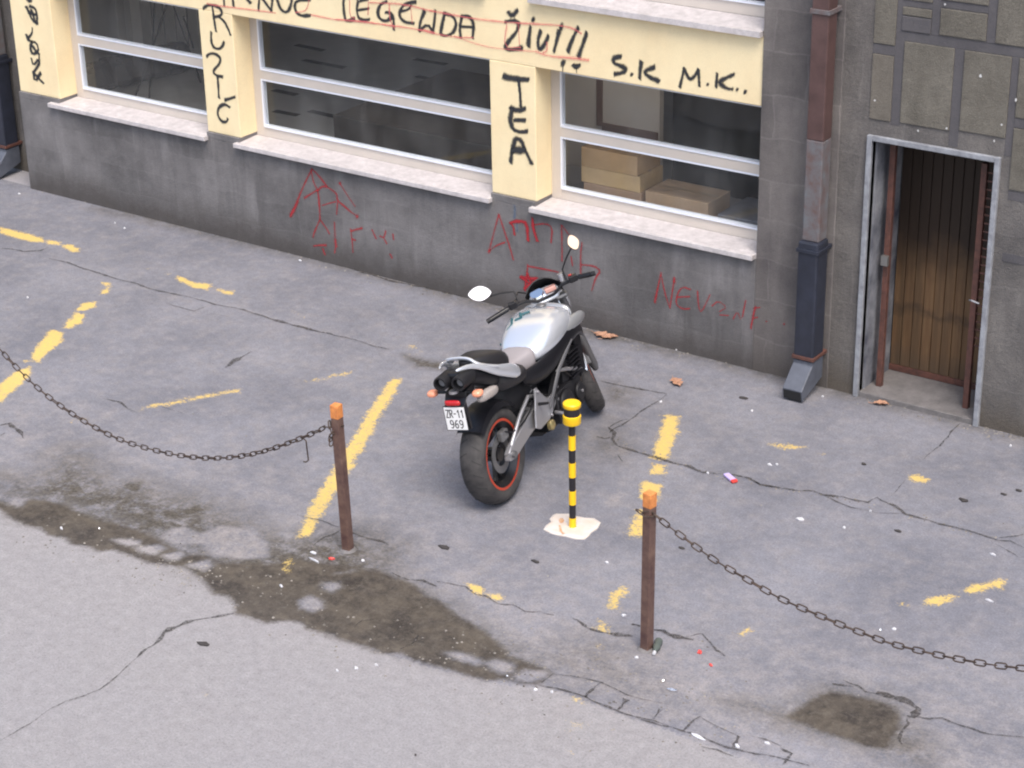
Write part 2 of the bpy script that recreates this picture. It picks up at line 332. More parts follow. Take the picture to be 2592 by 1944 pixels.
g = N.math('MULTIPLY', N.rng(n3, .3, .7, .86, 1.14), N.rng(n5, .3, .7, .90, 1.10))
N.l.new(N.scale(base, g), B.inputs['Base Color'])
N.l.new(N.rng(wf, 0, 1, .85, .68), B.inputs['Roughness']); B.inputs['Specular IOR Level'].default_value = .25
N.bump(N.math('ADD', N.math('MULTIPLY', n3, .5), N.math('MULTIPLY', n4, .8)), .55, .006, B)
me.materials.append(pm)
# the ground beyond the detailed sheet
far = mat('plain asphalt', (.30, .29, .31), .85, var=.2, vscale=.8, grain=.12, bump=.3, bscale=90)
gm = MB()
gm.add([(-90,-90,-.004),(90,-90,-.004),(90,90,-.004),(-90,90,-.004)], [(0,1,2,3)])
struct(gm.build('ground', far))
# cracks: irregular dark ribbons just above the paving
crackm, N, B = newmat('crack grime')
co = N.n.new('ShaderNodeNewGeometry').outputs['Position']
N.l.new(N.mix(N.rng(N.noise(co, 40), .4, .65), (.045, .040, .038), (.095, .083, .076)), B.inputs['Base Color']); B.inputs['Roughness'].default_value = .95
tr_ = N.n.new('ShaderNodeBsdfTransparent'); mx_ = N.n.new('ShaderNodeMixShader'); N.l.new(N.rng(N.noise(co, 48, 6, .75), .36, .60, .08, .85), mx_.inputs[0]); N.l.new(tr_.outputs[0], mx_.inputs[1]); N.l.new(B.outputs[0], mx_.inputs[2]); N.l.new(mx_.outputs[0], N.n['Material Output'].inputs[0])
cm = MB()
def crack(fr, pts, wd, z=.0045, jit=.35):
    P = [G(fr, *q) for q in pts]; ws = wd if isinstance(wd, (list, tuple)) else [wd*.5]+[wd]*(len(pts)-2)+[wd*.4]
    L = []; Wd = []
    for i in range(len(P)-1):
        d = (P[i+1]-P[i]); k = max(2, int(d.length/.045))
        for j in range(k):
            t = j/k; L.append(P[i]+d*t); Wd.append(ws[i]*(1-t)+ws[i+1]*t)
    L.append(P[-1]); Wd.append(ws[-1])
    vs = []; off = 0
    for i, p in enumerate(L):
        t = (L[min(i+1, len(L)-1)]-L[max(i-1, 0)]).normalized(); n = Vector((-t.y, t.x, 0))
        off = off*.6+random.uniform(-1, 1)*.006
        a = Wd[i]*1.15*random.uniform(1-jit*1.8, 1+jit*1.9)/2
        vs += [p+n*(a+off)+Vector((0, 0, z)), p+n*(-a*random.uniform(.6, 1.3)+off)+Vector((0, 0, z))]
    cm.add(vs, [(2*i, 2*i+1, 2*i+3, 2*i+2) for i in range(len(L)-1)])
for fr, pts, wd in [
 (z7,[(0,350),(60,352),(120,365),(200,360),(240,345)],.016),(z7,[(240,400),(330,420),(400,445),(520,485),(660,520),(740,548),(860,577),(960,595),(1060,625),(1200,655),(1240,668)],.014),
 (z7,[(1240,668),(1340,700),(1450,730),(1550,758),(1757,805)],.020),(V,[(768,736),(805,748),(840,756)],.014),
 (z7,[(820,620),(900,645),(960,662),(1020,638)],.009),(z7,[(1115,940),(1170,900),(1240,860)],[.01,.03,.006]),(z7,[(530,1095),(600,1110),(640,1145),(680,1165)],.010),(z7,[(800,1135),(900,1165)],.008),
 (z7,[(0,1225),(50,1215),(80,1240),(110,1260),(120,1290)],.022),(z7,[(0,1275),(25,1262)],.02),(z7,[(1040,670),(1130,690)],.006),
 (z8,[(1165,890),(1080,905),(1010,920),(930,935),(880,960),(820,985),(800,1020),(770,1050),(720,1080),(680,1110)],[.012,.013,.012,.022,.024,.022,.026,.014,.015,.008]),
 (z8,[(680,1110),(620,1160),(560,1220),(490,1270),(420,1305),(330,1330),(250,1365),(180,1420),(100,1465),(0,1530)],.006),
 (z8,[(1560,550),(1610,515),(1690,485)],.012),(z8,[(1750,490),(1830,520),(1900,530),(1930,555)],.014),(z8,[(1480,400),(1600,430),(1680,465)],.009),
 (z9,[(430,560),(520,600),(600,605),(680,640)],.012),(z9,[(680,610),(760,625),(840,640),(900,680),(960,695),(1030,735),(1110,740),(1180,775),(1260,780),(1340,800)],.010),
 (z9,[(1450,815),(1500,840),(1530,870),(1590,890),(1660,905)],.014),(z9,[(1660,905),(1740,910),(1790,918)],[.02,.045,.01]),(z9,[(1780,850),(1830,862)],.02),(z9,[(1890,880),(1960,890),(2007,920)],.02),
 (z9,[(220,870),(260,830),(330,820)],.010),(z9,[(480,990),(540,960),(580,910)],.012),
 (z10,[(120,880),(180,887),(250,922),(345,940)],[.01,.02,.035,.012]),(z10,[(270,930),(340,918),(400,903)],.010),(z10,[(400,905),(440,950),(480,1000),(520,1030)],.012),
 (z11,[(80,470),(110,500),(100,530),(130,565),(200,590),(270,610),(340,630),(420,655),(500,670),(560,700),(640,710)],.020),
 (z11,[(640,710),(720,715),(800,735),(860,768),(950,780),(1060,795),(1130,795),(1180,815),(1280,825),(1350,845),(1410,855),(1460,830)],.015),
 (z11,[(1460,830),(1510,860),(1560,880),(1600,915),(1700,940),(1780,965),(1880,985),(1980,1015),(2080,1050),(2140,1055),(2212,1090)],.014),
 (z11,[(820,742),(860,762),(960,782)],.022),(z11,[(1180,820),(1250,850),(1330,880),(1450,910),(1600,915)],.007),(z11,[(2080,1040),(2150,1030),(2212,1022)],.009),(z11,[(2060,1070),(2140,1110),(2190,1140)],.006),
 (z11,[(380,300),(330,340),(260,385),(200,430),(150,460),(110,480),(90,500)],.010),(z11,[(380,300),(300,285),(200,268),(120,255),(40,235)],.014),
 (z11,[(20,520),(60,532),(95,522)],.016),(z11,[(130,610),(150,650)],.010),(z11,[(90,470),(140,440),(180,430)],.012),
 (z11,[(1890,450),(1850,480),(1790,550),(1740,600),(1700,635)],.009),(z11,[(1600,740),(1560,790),(1520,830)],.005),
 (z10,[(1130,1190),(1200,1195),(1250,1205)],.020),(z10,[(1190,1165),(1280,1200),(1320,1230),(1400,1240)],.010),(z10,[(1380,1235),(1480,1265),(1560,1285),(1610,1330),(1590,1380),(1550,1370)],[.03,.035,.04,.04,.03,.01]),
 (z10,[(1550,1380),(1560,1410),(1530,1450),(1510,1500),(1525,1530)],.012),(z10,[(1600,1370),(1680,1385),(1750,1380),(1830,1415),(1900,1435),(1980,1465),(2060,1480),(2212,1490)],.010),
 (z10,[(20,1370),(120,1395),(280,1450),(330,1465),(420,1500),(520,1540),(650,1572),(760,1590),(850,1605),(1000,1645)],.010),(z10,[(160,1330),(120,1390)],.014),(z10,[(380,1370),(330,1405),(280,1450)],.016),
 (z10,[(600,1480),(575,1530),(560,1545)],.020),(z10,[(840,1550),(900,1580),(850,1640)],.022),(z10,[(640,1480),(740,1500),(840,1545)],.008),(z10,[(380,1370),(460,1420),(600,1480)],.006),(z10,[(390,1545),(480,1560),(575,1595)],.009),
 (z9,[(1260,1192),(1400,1225),(1520,1262),(1600,1302),(1700,1340),(1850,1392),(1990,1430)],.012),(z9,[(1340,1130),(1280,1182)],.020),(z9,[(1600,1180),(1560,1222),(1520,1265)],.016),
 (z9,[(1750,1272),(1725,1300),(1700,1335)],[.03,.02,.008]),(z9,[(1950,1330),(1890,1392)],.009),(z9,[(1340,1130),(1480,1150),(1610,1180),(1750,1250),(1950,1300)],.006),
 (V,[(83,408),(200,430),(400,480),(600,532)],.02),(V,[(600,532),(840,605),(1000,642)],.022),(z11,[(450,70),(600,105),(850,175),(980,205)],.03),(z11,[(1180,240),(1330,285),(1500,330),(1700,380),(1900,425),(2000,455)],.026)]:
    crack(fr, pts, wd)
struct(cm.build('pavement_cracks', crackm))
# ------------------------------------------------------------ building
def wallmat(nm, ca, cb, blk=None, blkc=.12, streak=.25, rough=.9, grain=.1, dirtc=None, mortar=.9, bst=.5):
    m, N, B = newmat(nm)
    co = N.n.new('ShaderNodeNewGeometry').outputs['Position']
    mp = N.n.new('ShaderNodeMapping'); mp.inputs['Rotation'].default_value = (R(90), 0, 0); N.l.new(co, mp.inputs['Vector'])
    a = N.noise(co, 1.6, 8, .65); b = N.noise(co, 9, 8, .7); g = N.noise(co, 130, 3, .7); h = N.noise(co, 34, 5, .65)
    c = N.mix(N.rng(a, .35, .65), ca, cb)
    if blk:
        t = N.n.new('ShaderNodeTexBrick'); t.inputs['Scale'].default_value = 1; t.inputs['Brick Width'].default_value = blk[0]; t.inputs['Row Height'].default_value = blk[1]
        t.inputs['Mortar Size'].default_value = .010; t.inputs['Mortar Smooth'].default_value = .9; t.inputs['Bias'].default_value = 0.0; t.offset = .5
        t.inputs['Color1'].default_value = (1-blkc,)*3+(1,); t.inputs['Color2'].default_value = (1+blkc,)*3+(1,); t.inputs['Mortar'].default_value = (mortar,)*3+(1,)
        wv = N.n.new('ShaderNodeVectorMath'); wv.operation = 'MULTIPLY_ADD'
        N.l.new(N.noise(co, 3, 3, .5, 'Color'), wv.inputs[0]); wv.inputs[1].default_value = (.10, .10, .10); N.l.new(co, wv.inputs[2])
        N.l.new(wv.outputs[0], mp.inputs['Vector'])
        cb_ = N.n.new('ShaderNodeCombineXYZ'); sp = N.n.new('ShaderNodeSeparateXYZ'); N.l.new(wv.outputs[0], sp.inputs[0])
        N.l.new(sp.outputs[0], cb_.inputs[0]); N.l.new(sp.outputs[2], cb_.inputs[1]); N.l.new(cb_.outputs[0], t.inputs['Vector'])
        mul = N.n.new('ShaderNodeVectorMath'); mul.operation = 'MULTIPLY'; N.l.new(c, mul.inputs[0]); N.l.new(t.outputs['Color'], mul.inputs[1]); c = mul.outputs[0]
    if streak:
        mp2 = N.n.new('ShaderNodeMapping'); mp2.inputs['Scale'].default_value = (7, 7, .8); N.l.new(co, mp2.inputs['Vector'])
        c = N.mix(N.rng(N.noise(mp2.outputs[0], 1, 6, .6), .5, .75, 0, streak), c, tuple(q*.62 for q in ca))
        mp3 = N.n.new('ShaderNodeMapping'); mp3.inputs['Scale'].default_value = (5, 5, 1.2); mp3.inputs['Location'].default_value = (3, 1, 7); N.l.new(co, mp3.inputs['Vector'])
        c = N.mix(N.rng(N.noise(mp3.outputs[0], 1, 5, .55), .55, .75, 0, streak*.8), c, tuple(min(1, q*1.45) for q in cb))
    if dirtc:
        sp = N.n.new('ShaderNodeSeparateXYZ'); N.l.new(co, sp.inputs[0])
        d = N.math('SUBTRACT', N.math('ADD', N.math('MULTIPLY', a, .5), N.math('MULTIPLY', b, .3)), sp.outputs[2])
        c = N.mix(N.rng(d, .12, .35, 0, .75), c, dirtc)
    c = N.scale(c, N.math('MULTIPLY', N.rng(g, .3, .7, 1-grain, 1+grain), N.rng(b, .3, .7, 1-grain*.5, 1+grain*.5)))
    N.l.new(c, B.inputs['Base Color']); B.inputs['Roughness'].default_value = rough; B.inputs['Specular IOR Level'].default_value = .25
    N.bump(N.math('ADD', g, N.math('MULTIPLY', h, 1.2)), bst, .006, B)
    return m
M_base = wallmat('grey plinth stone', (.122, .117, .121), (.212, .203, .208), blk=(.46, .235), blkc=.09, mortar=1.08, dirtc=(.068, .060, .057), streak=.5)
M_pier = wallmat('grey pier stone', (.115, .105, .107), (.190, .174, .168), blk=(.50, .30), blkc=.08, mortar=1.22, dirtc=(.09, .08, .075), streak=.35)
M_rough = wallmat('rough grey render', (.118, .111, .111), (.186, .173, .165), blk=(.66, .36), blkc=.07, mortar=1.12, dirtc=(.10, .085, .07), streak=.4, bst=1.0, grain=.2)
M_tan = wallmat('tan pebbledash', (.130, .120, .103), (.188, .174, .150), streak=.25, grain=.28, bst=1.0)
M_tan2 = wallmat('faded pebbledash', (.135, .122, .105), (.185, .168, .145), streak=.25, grain=.2, bst=.9)
M_strip = wallmat('smooth grey band', (.088, .084, .092), (.124, .118, .126), streak=.2)
M_yel = wallmat('cream plaster', (.86, .70, .44), (.90, .765, .50), streak=.12, grain=.06, bst=.25)
M_sill = mat('pale stone sill', (.56, .525, .535), .6, var=.2, vscale=14, grain=.06, bump=.15)
M_frame = mat('cream window frame', (.60, .545, .50), .45, var=.06, vscale=5)
M_bead = mat('white glazing bead', (.80, .84, .95), .3)
M_dark = mat('dark interior', (.05, .048, .05), .9, var=.2)
M_ceil = mat('dull ceiling', (.8, .79, .77), .9)
M_inwall = mat('taupe interior wall', (.82, .76, .70), .9, var=.06, vscale=2)
M_infloor = mat('interior floor', (.48, .465, .46), .6, var=.12, vscale=3)
M_slot = mat('dark slot', (.02, .02, .022), .8)
M_brown = mat('brown wood strip', (.13, .07, .05), .6)
def glassmat():
    m = bpy.data.materials.new('window glass'); m.use_nodes = True; n = m.node_tree.nodes; l = m.node_tree.links; n.clear()
    o = n.new('ShaderNodeOutputMaterial'); mx = n.new('ShaderNodeMixShader'); t = n.new('ShaderNodeBsdfTransparent'); g_ = n.new('ShaderNodeBsdfGlossy'); fr = n.new('ShaderNodeFresnel')
    fr.inputs['IOR'].default_value = 1.5; g_.inputs['Roughness'].default_value = .02; t.inputs['Color'].default_value = (.97, .98, .975, 1)
    ge = n.new('ShaderNodeNewGeometry'); m1 = n.new('ShaderNodeMath'); m1.operation = 'SUBTRACT'; m1.inputs[0].default_value = 1; l.new(ge.outputs['Backfacing'], m1.inputs[1]); m2 = n.new('ShaderNodeMath'); m2.operation = 'MULTIPLY'; l.new(m1.outputs[0], m2.inputs[0]); l.new(fr.outputs[0], m2.inputs[1])
    l.new(m2.outputs[0], mx.inputs[0]); l.new(t.outputs[0], mx.inputs[1]); l.new(g_.outputs[0], mx.inputs[2]); df = n.new('ShaderNodeBsdfDiffuse'); df.inputs['Color'].default_value = (.75, .76, .78, 1); mx2 = n.new('ShaderNodeMixShader'); tcc = n.new('ShaderNodeNewGeometry'); mpp = n.new('ShaderNodeMapping'); mpp.inputs['Scale'].default_value = (3, 1, 1.2)
    nz = n.new('ShaderNodeTexNoise'); nz.inputs['Scale'].default_value = 1.6; nz.inputs['Detail'].default_value = 7; l.new(tcc.outputs['Position'], mpp.inputs['Vector']); l.new(mpp.outputs[0], nz.inputs['Vector'])
    mrr = n.new('ShaderNodeMapRange'); mrr.inputs['From Min'].default_value = .35; mrr.inputs['From Max'].default_value = .7; mrr.inputs['To Min'].default_value = .006; mrr.inputs['To Max'].default_value = .034; l.new(nz.outputs['Fac'], mrr.inputs['Value'])
    l.new(mrr.outputs[0], mx2.inputs[0]); l.new(mx.outputs[0], mx2.inputs[1]); l.new(df.outputs[0], mx2.inputs[2]); l.new(mx2.outputs[0], o.inputs[0]); return m
M_glass = glassmat()
bld = empty('building', (-10, W, 0)); tag(bld, 'cream and grey building with large shop windows and black spray graffiti', 'building')
def sh(o_):   # put part in building coordinates
    o_.location = (10, -W, 0); return o_
XL, XR = -13.87, -6.395
P = [(-13.87, -13.36), (-11.60, -11.235), (-8.68, -8.27)]
mb = MB().box((XL, BF, -.3), (XR, W+.26, .86))
for a, b in P: mb.box((a, BF, .86), (b, W+.26, .915))
sh(mb.build('base_wall', M_base, bld, bevel=.004))
mb = MB()
for a, b in P: mb.box((a, W, .915), (b, W+.26, 1.947)); mb.box((a, W, 2.47), (b, W+.26, 4.2))
mb.box((XL, W, 1.947), (XR, W+.26, 2.47))
sh(mb.build('plaster_wall', M_yel, bld, bevel=.006))
mb = MB().box((XL, W, 4.2), (XR, W+.26, 6.5)); sh(mb.build('upper_wall', M_yel, bld))
WINS = [(-13.36, -11.60), (-11.235, -8.68), (-8.27, XR)]
FY = W+.20
def window(x0, x1, zb, zt, rail=None, label=None):
    st = .085 if rail else .07
    m_ = MB().box((x0, FY, zb), (x0+st, FY+.05, zt)).box((x1-st, FY, zb), (x1, FY+.05, zt)).box((x0+st, FY, zb), (x1-st, FY+.05, zb+.085)).box((x0+st, FY, zt-.06), (x1-st, FY+.05, zt))
    if rail: m_.box((x0+st, FY-.006, rail[0]), (x1-st, FY+.05, rail[1]))
    wo_ = sh(m_.build('window', M_frame, bld, bevel=.004))
    if label: wo_['label'] = label
    spans = [(zb+.085, rail[0]), (rail[1], zt-.06)] if rail else [(zb+.085, zt-.06)]
    for a, b in spans:
        m_ = MB(); t = .014
        m_.box((x0+st, FY-.004, a), (x0+st+t, FY+.045, b)).box((x0+st+t, FY-.012, a), (x1-st, FY+.045, a+t)).box((x0+st+t, FY-.004, b-t), (x1-st, FY+.045, b))
        o = m_.build('glazing_bead', M_bead, wo_)
        m_ = MB().box((x0+st+t, FY+.018, a+t), (x1-st, FY+.022, b-t)); m_.build('pane', M_glass, wo_)
    return wo_
def sill(x0, x1, zt, parent, yf=.07):
    m_ = MB(); vs = [(BF-yf, zt-.045), (BF-yf, zt-.008), (FY, zt+.012), (FY, zt-.045)]
    m_.add([(x0, y, z) for y, z in vs]+[(x1, y, z) for y, z in vs], [(0,1,2,3),(7,6,5,4),(0,4,5,1),(1,5,6,2),(2,6,7,3),(3,7,4,0)])
    return m_.build('sill', M_sill, parent, bevel=.004)
labs = ['left shop window with cables and a tripod inside', 'wide middle shop window', 'right shop window with cardboard boxes behind it']
for (a, b), lb in zip(WINS, labs):
    wo_ = window(a, b, .89, 1.947, (1.385, 1.46), lb)
    # sill: front part overhangs, rear part fits in the opening
    vs0 = .885
    m_ = MB()
    m_.box((a-.03 if a > -13 else a-.10, BF-.05, vs0-.04), (b+.015 if b < -7 else b-.005, BF-.0005, vs0-.002))
    m_.add([(a, BF-.0005, vs0-.04), (a, BF-.0005, vs0-.002), (a, FY, vs0+.008), (a, FY, vs0-.04), (b, BF-.0005, vs0-.04), (b, BF-.0005, vs0-.002), (b, FY, vs0+.008), (b, FY, vs0-.04)], [(0,1,2,3),(7,6,5,4),(0,4,5,1),(1,5,6,2),(2,6,7,3),(3,7,4,0)])
    m_.v = [(x, y, z) for x, y, z in m_.v]
    m_.build('sill', M_sill, wo_, bevel=.004)
for a, b in WINS:
    wo_ = window(a, b, 2.50, 3.7, None)
    m_ = MB().box((a-.02, W-.055, 2.432), (b-.008, W-.0005, 2.472)); m_.add([(a, W-.0005, 2.4705), (a, W-.0005, 2.472), (a, FY, 2.50), (a, FY, 2.4705), (b, W-.0005, 2.4705), (b, W-.0005, 2.472), (b, FY, 2.50), (b, FY, 2.4705)], [(0,1,2,3),(7,6,5,4),(0,4,5,1),(1,5,6,2),(2,6,7,3),(3,7,4,0)])
    m_.build('sill', M_sill, wo_, bevel=.003)
mb = MB()
for a, b in WINS: mb.box((a, W, 3.7), (b, W+.26, 4.2))
sh(mb.build('lintel_wall', M_yel, bld))
# interior shell of the shop, seen through the glass
IF_ = .30
mb = MB().box((XL+.001, W+.262, IF_-.1), (-6.2, W+5.6, IF_)).box((-17.2, W+.62, IF_-.1), (XL+.001, W+5.6, IF_)); sh(mb.build('interior_floor', M_infloor, bld))
mb = MB().box((-17.2, W+5.6, IF_), (-6.2, W+5.7, 4.2)).box((-17.3, W+.262, IF_), (-17.2, W+5.6, 4.2)); sh(mb.build('interior_wall', M_inwall, bld))
mb = MB().box((-17.3, W+.262, 4.21), (-6.2, W+5.6, 4.26)); sh(mb.build('ceiling', M_ceil, bld))
mb = MB().box((-6.34, W+.262, IF_), (-6.2, W+5.6, 4.2)); sh(mb.build('dark_partition', M_dark, bld))
mb = MB().box((-10.0, W+2.4, IF_), (-8.75, W+2.5, 2.2)).box((-8.9, W+.5, IF_), (-8.8, W+2.4, 2.4)); sh(mb.build('dark_cupboard', M_dark, bld))
mb = MB()
x_op = WL(z6, 1045, 400, W+1.1).x
mb.box((-8.8, W+1.1, IF_), (x_op, W+1.16, 2.45)); sh(mb.build('partition_wall', mat('taupe board', (.52, .455, .41), .9, var=.08, vscale=2), bld))
mb = MB(); a = WL(z6, 470, 300, W+1.09); b = WL(z6, 520, 300, W+1.09); c_ = WL(z6, 500, 500, W+1.09)
mb.box((a.x, W+1.085, c_.z), (b.x, W+1.0995, 2.4)).box((b.x, W+1.085, c_.z-.03), (x_op-.01, W+1.0995, c_.z+.03)); sh(mb.build('wood_trim', M_brown, bld))
mb = MB().box((x_op+.0, W+1.3, IF_), (-6.35, W+1.35, 2.45)); sh(mb.build('opening_dark_sheet', M_slot, bld))  # near-black sheet paints the darkness of the opening beside the partition
dk = MB().box((-11.3, W+1.25, IF_), (-9.35, W+3.0, .78)).box((-9.34, W+1.2, IF_), (-8.95, W+2.2, 1.5)); tag(dk.build('dark_desk', mat('dark brown desk', (.10, .085, .075), .5, var=.3, vscale=3), bevel=.01), 'long dark desk behind the wide middle window', 'desk')
# floor slots: dark ventilation slots in the shop floor
mb = MB(); K = [(640,97,700,110),(655,130,745,147),(660,165,745,182),(668,240,748,258),(900,165,970,180),(905,200,980,212),(590,195,642,206),(592,240,645,250),(895,128,965,140)]
for x0, y0, x1, y1 in K:
    p, q = G(V, x0, y0, IF_), G(V, x1, y1, IF_)
    if p.y > W+5.4 or q.y > W+5.4: continue
    d = (q-p); n = Vector((-d.y, d.x, 0)).normalized()*.045
    sh(MB().add([p-n+Vector((0,0,.004)), q-n+Vector((0,0,.004)), q+n+Vector((0,0,.004)), p+n+Vector((0,0,.004))], [(0,1,2,3)]).build('floor_slot', M_slot, bld))
# dark heap, blinds and cables behind the left window
mb = MB(); prev = None
for i in range(60):
    t = i/59; c_ = G(g1, 300+t*1100, 990-t*260+random.uniform(-20, 40), IF_+.05)
    if c_.y > W+5.3: c_.y = W+5.3
    mb.lathe([(0, .0), (.16, .02), (.18, .08), (.10, .16+random.uniform(0, .1)), (0, .2)], (c_.x, c_.y, IF_), n=9)
hp = mb.build('fabric_heap', M_slot); tag(hp, 'dark crumpled heap on the shop floor behind the left window', 'heap')
mb = MB(); yb_ = W+3.1; xa, xb = WL(g1, 880, 300, yb_).x, WL(g1, 1660, 500, yb_).x+.6; zb_ = max(IF_+.05, WL(g1, 1150, 790, yb_).z)
nb_ = int((xb-xa)/.085)
for k in range(nb_):
    x = xa+k*.085; mb.box((x, yb_+.02*(k % 2), zb_), (x+.07, yb_+.015+.02*(k % 2), 3.9))
sh(MB().box((WL(g1, 790, 300, yb_-.1).x, yb_-.12, IF_), (WL(g1, 860, 300, yb_-.1).x, yb_+.1, 4.2)).box((WL(g1, 610, 300, yb_-.1).x, yb_-.05, IF_), (WL(g1, 640, 300, yb_-.1).x, yb_+.1, 4.2)).box((-17.2, yb_+.1, IF_), (WL(g1, 700, 300, yb_-.1).x, yb_+.2, 4.2)).build('interior_column', M_inwall, bld))
bl = mb.build('vertical_blind', mat('grey blind slats', (.66, .62, .58), .8, var=.1)); tag(bl, 'pale grey vertical slat blind hanging inside the left window', 'blind')
tp = empty('tripod', (-11.9, W+1.5, IF_)); tag(tp, 'thin black tripod with splayed legs behind the left window', 'tripod')
for k, (fx, fy, tx, ty) in enumerate([(880,1150,1250,60),(1050,1140,1110,40),(1650,960,1330,60),(1560,560,1450,200)]):
    p = WL(g1, fx, fy, W+1.3+.2*k); q = WL(g1, tx, ty, W+1.4)
    o = MB().tube([p, (p+q)/2+Vector((.01, 0, 0)), q], .009, 6).build('leg', M_slot, tp); o.location = -Vector(tp.location)
# boxes
M_card = [mat('cardboard '+str(i), c, .85, var=.12, vscale=6, grain=.05) for i, c in enumerate([(.52,.33,.17),(.60,.41,.22),(.42,.28,.19),(.50,.34,.22)])]
M_tape = mat('parcel tape', (.36, .24, .14), .35)
ct = empty('display_counter', (-7.4, W+.75, IF_)); tag(ct, 'grey counter under the boxes behind the right window', 'counter')
for nm, a, b in (('top', (-8.75, W+.30, .80), (-6.42, W+1.05, .84)), ('front', (-8.72, W+.34, IF_), (-6.45, W+.37, .80))):
    o = MB().box(a, b).build(nm, mat('counter '+nm, (.24, .23, .24), .5, var=.1), ct, bevel=.003); o.location = -Vector(ct.location)
for i, (x0, x1, z0_, z1_, dx, lb) in enumerate([(-8.115,-7.60,.84,.985,0,'lower reddish cardboard box, bottom of the stack of three'),(-8.135,-7.612,.985,1.112,0,'yellowish cardboard box, middle of the stack of three'),
      (-8.135,-7.637,1.112,1.262,0,'cardboard box, topmost of the stack of three behind the right window'),(-7.565,-7.03,.84,1.015,0,'low wide cardboard box beside the stack of three')]):
    e = empty('cardboard_box', ((x0+x1)/2, W+.40, z0_)); tag(e, lb, 'box')
    w2 = (x1-x0)/2; h = z1_-z0_-.002
    MB().box((-w2, 0, 0), (w2, .33, h)).build('carton', M_card[[2,1,0,3][i]], e, bevel=.004)
    MB().box((-w2*.98, .145, h+.0006), (w2*.98, .19, h+.0016)).build('tape', M_tape, e)
e = tag(MB().box((-6.98, W+.45, .842), (-6.47, W+.9, .93)).build('flat_carton', mat('grey carton', (.22, .22, .25), .7, var=.2), bevel=.01), 'flat grey package at the right end of the counter', 'package')
# graffiti ------------------------------------------------------------------
def spray(nm, col, dens=1., edge=.5):
    edge += .18
    m = bpy.data.materials.new(nm); m.use_nodes = True; N = NT(m); B = N.n['Principled BSDF']
    B.inputs['Base Color'].default_value = (*col, 1); B.inputs['Roughness'].default_value = .7
    co = N.n.new('ShaderNodeNewGeometry').outputs['Position']
    a = N.attr('e')   # 0 at the edge, 1 at the stroke's centre
    n_ = N.math('ADD', N.math('MULTIPLY', N.math('SUBTRACT', N.noise(co, 90, 6, .7), .5), .9), N.math('MULTIPLY', N.math('SUBTRACT', N.noise(co, 11, 4, .6), .5), .9))
    f_ = N.rng(N.math('ADD', a, n_), .08, edge, 0, dens)
    tr = N.n.new('ShaderNodeBsdfTransparent'); mx = N.n.new('ShaderNodeMixShader')
    N.l.new(f_, mx.inputs[0]); N.l.new(tr.outputs[0], mx.inputs[1]); N.l.new(B.outputs[0], mx.inputs[2]); N.l.new(mx.outputs[0], N.n['Material Output'].inputs[0])
    return m
M_blk = spray('black spray', (.030, .032, .038), .96); M_blks = spray('thin black spray', (.05, .05, .06), .8, .7)
M_redl = spray('faint red marker', (.75, .20, .20), .62, .8); M_red = spray('red spray', (.40, .035, .045), .80, .75); M_red2 = spray('strong red spray', (.38, .02, .03), .95, .6)
def chaikin(p, k=2):
    for _ in range(k):
        if len(p) < 3: return p
        q = [p[0]]
        for a, b in zip(p[:-1], p[1:]): q += [a*.75+b*.25, a*.25+b*.75]
        q.append(p[-1]); p = q
    return p
